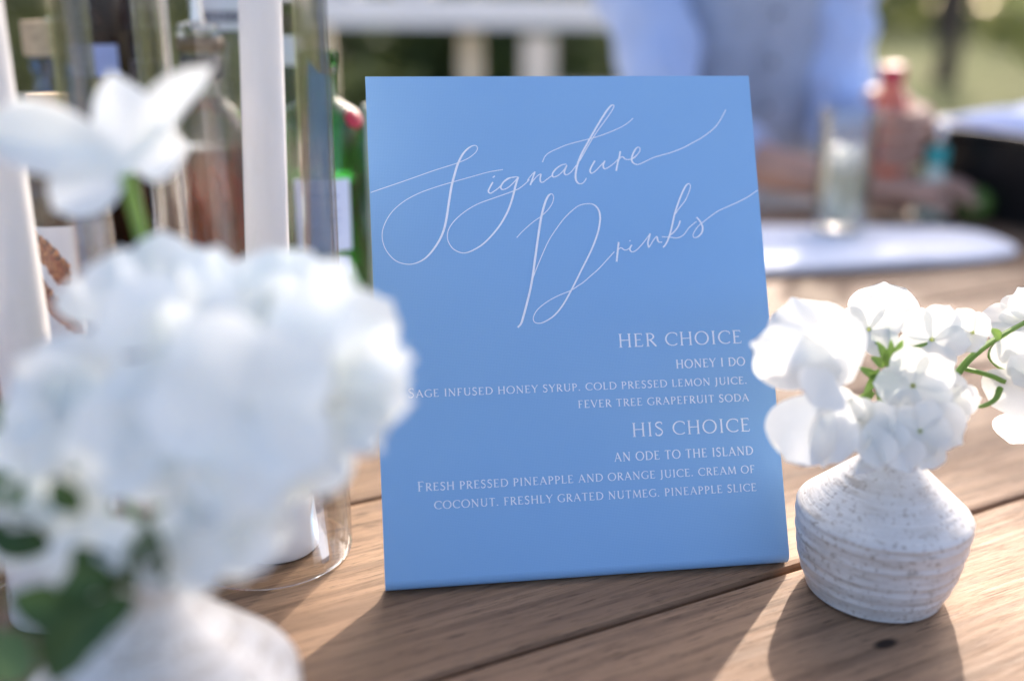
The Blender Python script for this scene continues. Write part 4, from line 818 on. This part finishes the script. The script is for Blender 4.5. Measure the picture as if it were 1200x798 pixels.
# darts, front edge and buttons
for dx in (-.075, .07): ptube('waistcoat_seam', [(PXX+dx, PYY-.152+(abs(dx) > .072)*.004, -.02), (PXX+dx*.95, PYY-.176, .08), (PXX+dx, PYY-.182, .20), (PXX+dx*1.05, PYY-.175, .30)], .0022, M_vest, 6)
ptube('front_edge', [(PXX, PYY-.172, -.08), (PXX, PYY-.178, .06), (PXX, PYY-.200, .18), (PXX-.004, PYY-.212, .27)], (.0022, .0022), M_vest, 6)
for k in range(5):
    V, F = lathe([(0,0),(.0045,.0004),(.005,.0014),(.0035,.0024),(0,.0024)], 14); o = obj('button', V, F, M_cap, per); o.location = (.013, -.180-.008*k*.9, .75-.03+.07*k); o.rotation_euler = (R(90), 0, 0)
collar = ptube('collar', [(PXX-.062, PYY-.09, .43), (PXX-.045, PYY-.152, .415), (PXX, PYY-.175, .395), (PXX+.045, PYY-.152, .415), (PXX+.062, PYY-.09, .43)], [(.006,.02)]*5, M_shirt, 10, 6)
def sleeve(name, pts, rad):
    P = smoothpts([PI_ @ Vector(q) for q in pts], 9); V, F = tube([tuple(q) for q in P], [rad[0]]*2, 4, 1)
    V, F = tube([PI_ @ Vector(q) for q in pts], rad, 22, 9)
    for i, q in enumerate(V):
        j, k = divmod(i, 22); f_ = .0055*math.sin(j*1.15+math.sin(k*.57)*2.0)+.003*math.sin(k*1.9+j*.4); cen = P[min(j, len(P)-1)]; d = (q-cen); V[i] = q+d.normalized()*f_ if d.length > 1e-6 else q
    return obj(name, V, F, M_shirt, per)
shl = shL+Vector((.06, .01, .018)); shr = shR+Vector((-.06, .01, .018))
sleeve('sleeve', [shl, shL+Vector((-.01,-.01,-.05)), (shL+elL)/2, elL, elL*.72+wrL*.28, elL*.50+wrL*.50], [.050,.068,.064,.056,.052,.048])
sleeve('sleeve', [shr, shR+Vector((.01,-.01,-.05)), (shR+elR)/2, elR, elR*.5+wrR*.5, elR*.25+wrR*.75], [.050,.062,.056,.052,.047,.040])
for hp, s in ((hipL, -1), (hipR, 1)): ptube('trouser_leg', [(hp[0]-s*.03, PYY+.02, -.26), (hp[0]+s*.01, PYY-.2, -.25), (hp[0]+s*.03, PYY-.43, -.27), (hp[0]+s*.03, PYY-.42, -.48), (hp[0]+s*.03, PYY-.40, -.69)], [.115,.098,.078,.068,.062], M_trs, 18)
for s in (-1, 1):
    V, F = box(s*.135, -.50, .045, .095, .27, .08, .025); obj('shoe', V, F, M_cap, per)
# head details
hc = Vector((-.008, -.118, .75+.60))
V, F = lathe([(.0,.118),(.04,.112),(.070,.090),(.083,.055),(.085,.02),(.080,-.01),(.070,-.03)], 26)
V = [Vector(q)+hc+Vector((0,.012,-.01)) for q in V]; V = [Vector((q.x, max(q.y, hc.y-.068), max(q.z, hc.z+.066-.9*max(0, q.y-hc.y+.035)))) if q.y < hc.y+.045 else q for q in V]; obj('hair', V, F, M_hair, per)
V, F = tube([hc+Vector((0,-.080,.025)), hc+Vector((0,-.098,-.002)), hc+Vector((0,-.104,-.018)), hc+Vector((0,-.086,-.026))], [.007,.010,.014,.010], 10, 4); obj('nose', V, F, M_skin, per)
for s in (-1, 1):
    V, F = lathe([(0,-.009),(.007,-.006),(.0095,0),(.007,.006),(0,.009)], 14); o = obj('eye', V, F, M_white, per); o.location = hc+Vector((s*.030,-.068,.008)); o.rotation_euler = (R(90),0,0)
    V, F = lathe([(0,.0088),(.004,.0086),(.0045,.0070),(0,.0068)], 12); e_ = obj('iris', V, F, M_cap, o)
    V, F = tube([hc+Vector((s*.016,-.082,.026)), hc+Vector((s*.032,-.082,.030)), hc+Vector((s*.046,-.072,.025))], [.003,.004,.002], 6, 3); obj('eyebrow', V, F, M_hair, per)
    V, F = tube([hc+Vector((s*.078,0,.02)), hc+Vector((s*.088,.008,.012)), hc+Vector((s*.080,.006,-.02))], [.008,.012,.007], 8, 4); obj('ear', V, F, M_skin, per)
V, F = tube([hc+Vector((-.024,-.080,-.048)), hc+Vector((0,-.088,-.050)), hc+Vector((.024,-.080,-.048))], [.003,.0055,.003], 8, 4); obj('mouth', V, F, simple('lips', (.42,.15,.13), .4), per)
# bench under the person
t = thing('bench', 'wooden bench the person in the waistcoat sits on', 'bench', (PXX, PYY, -.75), TA)
V, F = box(0, .02, .395, 1.3, .30, .035, .004); obj('seat', V, F, M_wood, t, False)
for sx in (-.52, .52):
    V, F = box(sx, .02, .188, .05, .26, .374, .004); obj('leg', V, F, M_wood, t, False)

# ---------------------------------------------------------------- background: bar counter with a white top
M_top = simple('white_top', (.80,.81,.84), .45, .06, 6)
cx0, cy0 = -.15, 5.2
t = thing('bar_counter', 'long white topped counter with cream posts in the blurred distance above the menu card', 'counter', (cx0, cy0, -.75))
V, F = box(.08, 0, 1.00, 2.14, .85, .045, .008); obj('counter_top', V, F, M_top, t, False)
V, F = box(.08, -.38, .935, 2.06, .03, .08, .004); obj('apron', V, F, M_top, t, False)
for x, w_, yy in ((.26, .145, -.30), (-.07, .10, .10), (-.86, .10, .28), (1.02, .12, -.30), (.95, .1, .3)):
    V, F = box(x, yy, .427, w_, .10, .853, .006); obj('post', V, F, M_post, t, False)
V, F = box(.62, -.30, .60, .6, .05, .06, .005); obj('rail', V, F, M_post, t, False)
for k, (x, yy, s, nm) in enumerate(((-.70,.0,1.0,'stacked white plates on the far counter, left pile'), (-.32,-.12,.8,'stacked white plates on the far counter, right pile'))):
    V, F = merge([lathe([(0,.006*j),(.08*s,.006*j),(.125*s,.014+.006*j),(.122*s,.0165+.006*j),(.08*s,.004+.006*j),(0,.004+.006*j)], 28) for j in range(7)]); o = obj('plate_stack', V, F, M_holder); o.location = (cx0+x, cy0+yy, .2735); tag(o, nm, 'plates')
for k, (x, yy, nm) in enumerate(((-.02,-.2,'wine glass on the far counter above the middle of the menu card'), (.62,-.1,'wine glass on the far counter beside the sleeve of the person'), (-.55,-.25,'wine glass between the two plate piles on the far counter'))):
    V, F = lathe([(0,0),(.034,.001),(.034,.003),(.006,.008),(.004,.02),(.004,.085),(.015,.095),(.034,.12),(.038,.15),(.032,.19),(.030,.19),(.036,.15),(.032,.122),(.012,.098),(0,.096)], 26); o = obj('wine_glass', V, F, thin_glass('stemware_glass', (.95,.97,.97), .10)); o.location = (cx0+x, cy0+yy, .2735); tag(o, nm, 'glass')

# ---------------------------------------------------------------- vegetation
def leaf_cloud(blobs, n, size, seed, squash=.8):
    rnd = random.Random(seed); V, F = [], []
    tot = sum(b[3]**2 for b in blobs)
    for (bx_, by_, bz_, br) in blobs:
        for _ in range(int(n*br*br/tot)):
            while True:
                q = Vector((rnd.uniform(-1,1), rnd.uniform(-1,1), rnd.uniform(-1,1)))
                if .25 < q.length < 1: break
            q = q.normalized()*(q.length**.5); c_ = Vector((bx_, by_, bz_))+Vector((q.x, q.y, q.z*squash))*br*(1+.25*noise.noise(q*3+Vector((bx_,by_,bz_))))
            nrm = (q+Vector((rnd.gauss(0,.6), rnd.gauss(0,.6), rnd.gauss(0,.6)+.3))).normalized(); x_, y_ = frame_of(nrm); a = rnd.uniform(0,6.28); u = x_*math.cos(a)+y_*math.sin(a); w_ = nrm.cross(u); s = size*rnd.uniform(.6,1.4); n0 = len(V)
            V += [c_-u*s, c_+w_*s*.42, c_+u*s, c_-w_*s*.42]; F.append((n0, n0+1, n0+2, n0+3))
    return V, F
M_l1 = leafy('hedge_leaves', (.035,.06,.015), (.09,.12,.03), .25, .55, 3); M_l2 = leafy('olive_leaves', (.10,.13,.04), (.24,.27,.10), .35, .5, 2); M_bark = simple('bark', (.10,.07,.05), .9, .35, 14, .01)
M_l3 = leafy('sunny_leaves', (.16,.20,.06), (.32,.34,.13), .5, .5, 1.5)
def shrub(label, x, y, r, h, m, seed, n=2600, size=.05, cat='shrub', name='shrub'):
    t = thing(name, label, cat, (x, y, -.75)); rnd = random.Random(seed)
    bl = [(rnd.uniform(-r, r)*.6, rnd.uniform(-.4, .4)*r, h*rnd.uniform(.15,.85), r*rnd.uniform(.4,.62)) for _ in range(9)]
    V, F = leaf_cloud(bl, n, size, seed); o = obj('foliage', V, F, m, t, False); o['kind'] = 'stuff'
    parts = [tube([(0,0,0), (b[0]*.5, b[1]*.5, b[2]*.5), (b[0], b[1], b[2])], [.03,.02,.008], 6, 3) for b in bl[:6]]; V, F = merge(parts); obj('branches', V, F, M_bark, t)
def tree(label, x, y, h, tr, crown, m, seed, n=9000, size=.07, lean=(0,0), limbs=6):
    t = thing('tree', label, 'tree', (x, y, -.75)); rnd = random.Random(seed)
    V, F = tube([(0,0,-.05), (lean[0]*.3+.05, lean[1]*.3, h*.3), (lean[0]*.7-.04, lean[1]*.7, h*.62), (lean[0], lean[1], h*.95)], [tr*1.25, tr, tr*.75, tr*.3], 14, 6); obj('trunk', V, F, M_bark, t)
    bl = crown
    parts = []
    for b in bl[:limbs*2]:
        s = Vector((lean[0]*.6, lean[1]*.6, h*.55)); e = Vector(b[:3]); mdd = (s+e)/2+Vector((rnd.uniform(-.2,.2), rnd.uniform(-.2,.2), .15)); parts.append(tube([s, mdd, e], [tr*.5, tr*.3, tr*.1], 8, 4))
    V, F = merge(parts); obj('limbs', V, F, M_bark, t)
    V, F = leaf_cloud(bl, n, size, seed); o = obj('crown', V, F, m, t, False); o['kind'] = 'stuff'
def crown_of(cx_, cy_, cz_, R0, k, seed, sq=.7):
    rnd = random.Random(seed); return [(cx_+rnd.gauss(0,.5)*R0, cy_+rnd.gauss(0,.5)*R0, cz_+rnd.gauss(0,.4)*R0*sq, R0*rnd.uniform(.3,.5)) for _ in range(k)]
# dark hedge behind the counter
for i, (x, y, r, h, lab) in enumerate(((-5.6,9.0,1.3,2.3,'dark green shrub at the far left end of the hedge row'), (-3.9,8.6,1.3,2.0,'dark green shrub seen through the left glass cylinder'), (-2.3,8.8,1.2,2.1,'dark green shrub behind the row of bottles'), (-.9,8.5,1.1,1.25,'low dark shrub under the left part of the far counter'), (.5,8.7,1.2,1.35,'low dark shrub behind the cream counter post'), (1.7,8.9,1.0,1.4,'dark shrub behind the shoulder of the person'))):
    shrub(lab, x, y, r, h, M_l1, 40+i, 3200, .07)
# slim tree at upper right and sunlit growth behind
tree('slim dark tree trunk standing in sunlit grass at upper right', 5.50, 13.5, 5.5, .12, crown_of(0,0,4.6,1.8,14,3), M_l2, 5, 5000, .09)
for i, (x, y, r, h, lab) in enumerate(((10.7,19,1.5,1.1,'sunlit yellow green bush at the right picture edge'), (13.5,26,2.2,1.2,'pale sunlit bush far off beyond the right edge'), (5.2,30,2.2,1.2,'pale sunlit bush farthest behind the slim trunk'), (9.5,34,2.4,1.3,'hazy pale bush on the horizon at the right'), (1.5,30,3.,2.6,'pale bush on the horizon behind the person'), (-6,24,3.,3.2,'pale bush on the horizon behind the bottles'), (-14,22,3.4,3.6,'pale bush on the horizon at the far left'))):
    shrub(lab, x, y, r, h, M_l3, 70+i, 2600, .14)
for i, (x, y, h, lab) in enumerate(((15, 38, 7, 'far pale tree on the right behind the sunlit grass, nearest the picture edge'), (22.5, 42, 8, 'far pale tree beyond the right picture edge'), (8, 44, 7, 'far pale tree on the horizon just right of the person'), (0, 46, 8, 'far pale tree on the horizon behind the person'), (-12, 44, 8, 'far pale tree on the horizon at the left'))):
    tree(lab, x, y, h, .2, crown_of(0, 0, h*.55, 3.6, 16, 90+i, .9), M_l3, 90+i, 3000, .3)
shrub('low bush with large light green leaves under the far counter, left of its post', -.95, 7.2, .42, .62, M_l2, 61, 500, .075)
shrub('low bush with large light green leaves far left under the counter', -2.1, 7.3, .45, .7, M_l2, 62, 500, .075)
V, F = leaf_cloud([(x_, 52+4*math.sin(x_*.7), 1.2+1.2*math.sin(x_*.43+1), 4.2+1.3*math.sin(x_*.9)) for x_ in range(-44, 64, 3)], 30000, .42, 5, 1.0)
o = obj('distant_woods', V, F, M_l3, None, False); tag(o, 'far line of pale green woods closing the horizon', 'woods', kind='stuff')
# unseen shade tree, added so its leaf clumps dapple the boards
def shade_branch():
    t = thing('shade_tree', 'unseen olive tree added to dapple the table with shade', 'tree', (4.3, 5.6, -.75)); T_I = Vector((-4.3, -5.6, .75)); rnd = random.Random(11)
    V, F = tube([(0,0,-.05), (-.1,.05,.9), (.08,-.1,1.9), (-.2,-.4,2.9)], [.17,.13,.11,.08], 14, 6); obj('trunk', V, F, M_bark, t)
    twigs, LV, LF = [], [], []
    hub = Vector((-.2,-.4,2.85))
    pts = [(-.11,.17,.09,380,2.85),(.48,1.14,.08,130,3.3),(-.20,.02,.13,210,2.8),(-.33,-.04,.12,150,2.8),(-.24,-.12,.12,150,2.8),(.22,.62,.07,90,2.9),(.31,.60,.09,170,3.0),(.40,.58,.10,190,3.1),(.34,.71,.09,160,3.1),(.47,.70,.11,190,3.2),(.42,.82,.10,150,3.2),(.58,.80,.12,190,3.3),(.52,.95,.12,180,3.2),(.66,.98,.15,210,3.4),(.38,1.0,.06,50,3.1),(.56,1.08,.10,150,3.3),(.68,1.16,.12,170,3.3),(.46,1.05,.07,110,3.3),(.70,.72,.14,150,3.2),(.24,.76,.06,60,3.0),(.12,.62,.05,50,2.9)]  # each clump sits sunward of a spot to shade: boards, front vase, bunch
    for (x_, y_, r_, cnt, dist) in pts:
        c_ = Vector((x_, y_, 0))+to_sun*dist+T_I
        twigs.append(tube([hub, (hub*.45+c_*.55)+Vector((0,0,.25)), c_+Vector((0,0,.05)), c_+Vector((-.08,-.05,-.03))], [.03,.014,.006,.003], 7, 5))
        for _ in range(cnt):
            a = rnd.uniform(0, 6.283); q = math.sqrt(rnd.uniform(0, 1))*r_; p0 = c_+Vector((math.cos(a)*q, math.sin(a)*q*.55, 0))+to_sun*rnd.uniform(-.15,.15)+Vector((0,0,math.sin(a)*q*.45*.5))
            u = Vector((rnd.gauss(0,1), rnd.gauss(0,1), rnd.gauss(0,.6))).normalized(); w_ = u.cross((to_sun+Vector((rnd.gauss(0,.5), rnd.gauss(0,.5), rnd.gauss(0,.5)))).normalized()).normalized(); s = rnd.uniform(.018,.034); n0 = len(LV)
            LV += [p0-u*s, p0-u*s*.3+w_*s*.36, p0+u*s*.4+w_*s*.32, p0+u*s, p0+u*s*.4-w_*s*.32, p0-u*s*.3-w_*s*.36]; LF.append(tuple(range(n0, n0+6)))
    V, F = merge(twigs); obj('branches', V, F, M_bark, t); o = obj('foliage', LV, LF, M_l2, t, False); o['kind'] = 'stuff'
shade_branch()
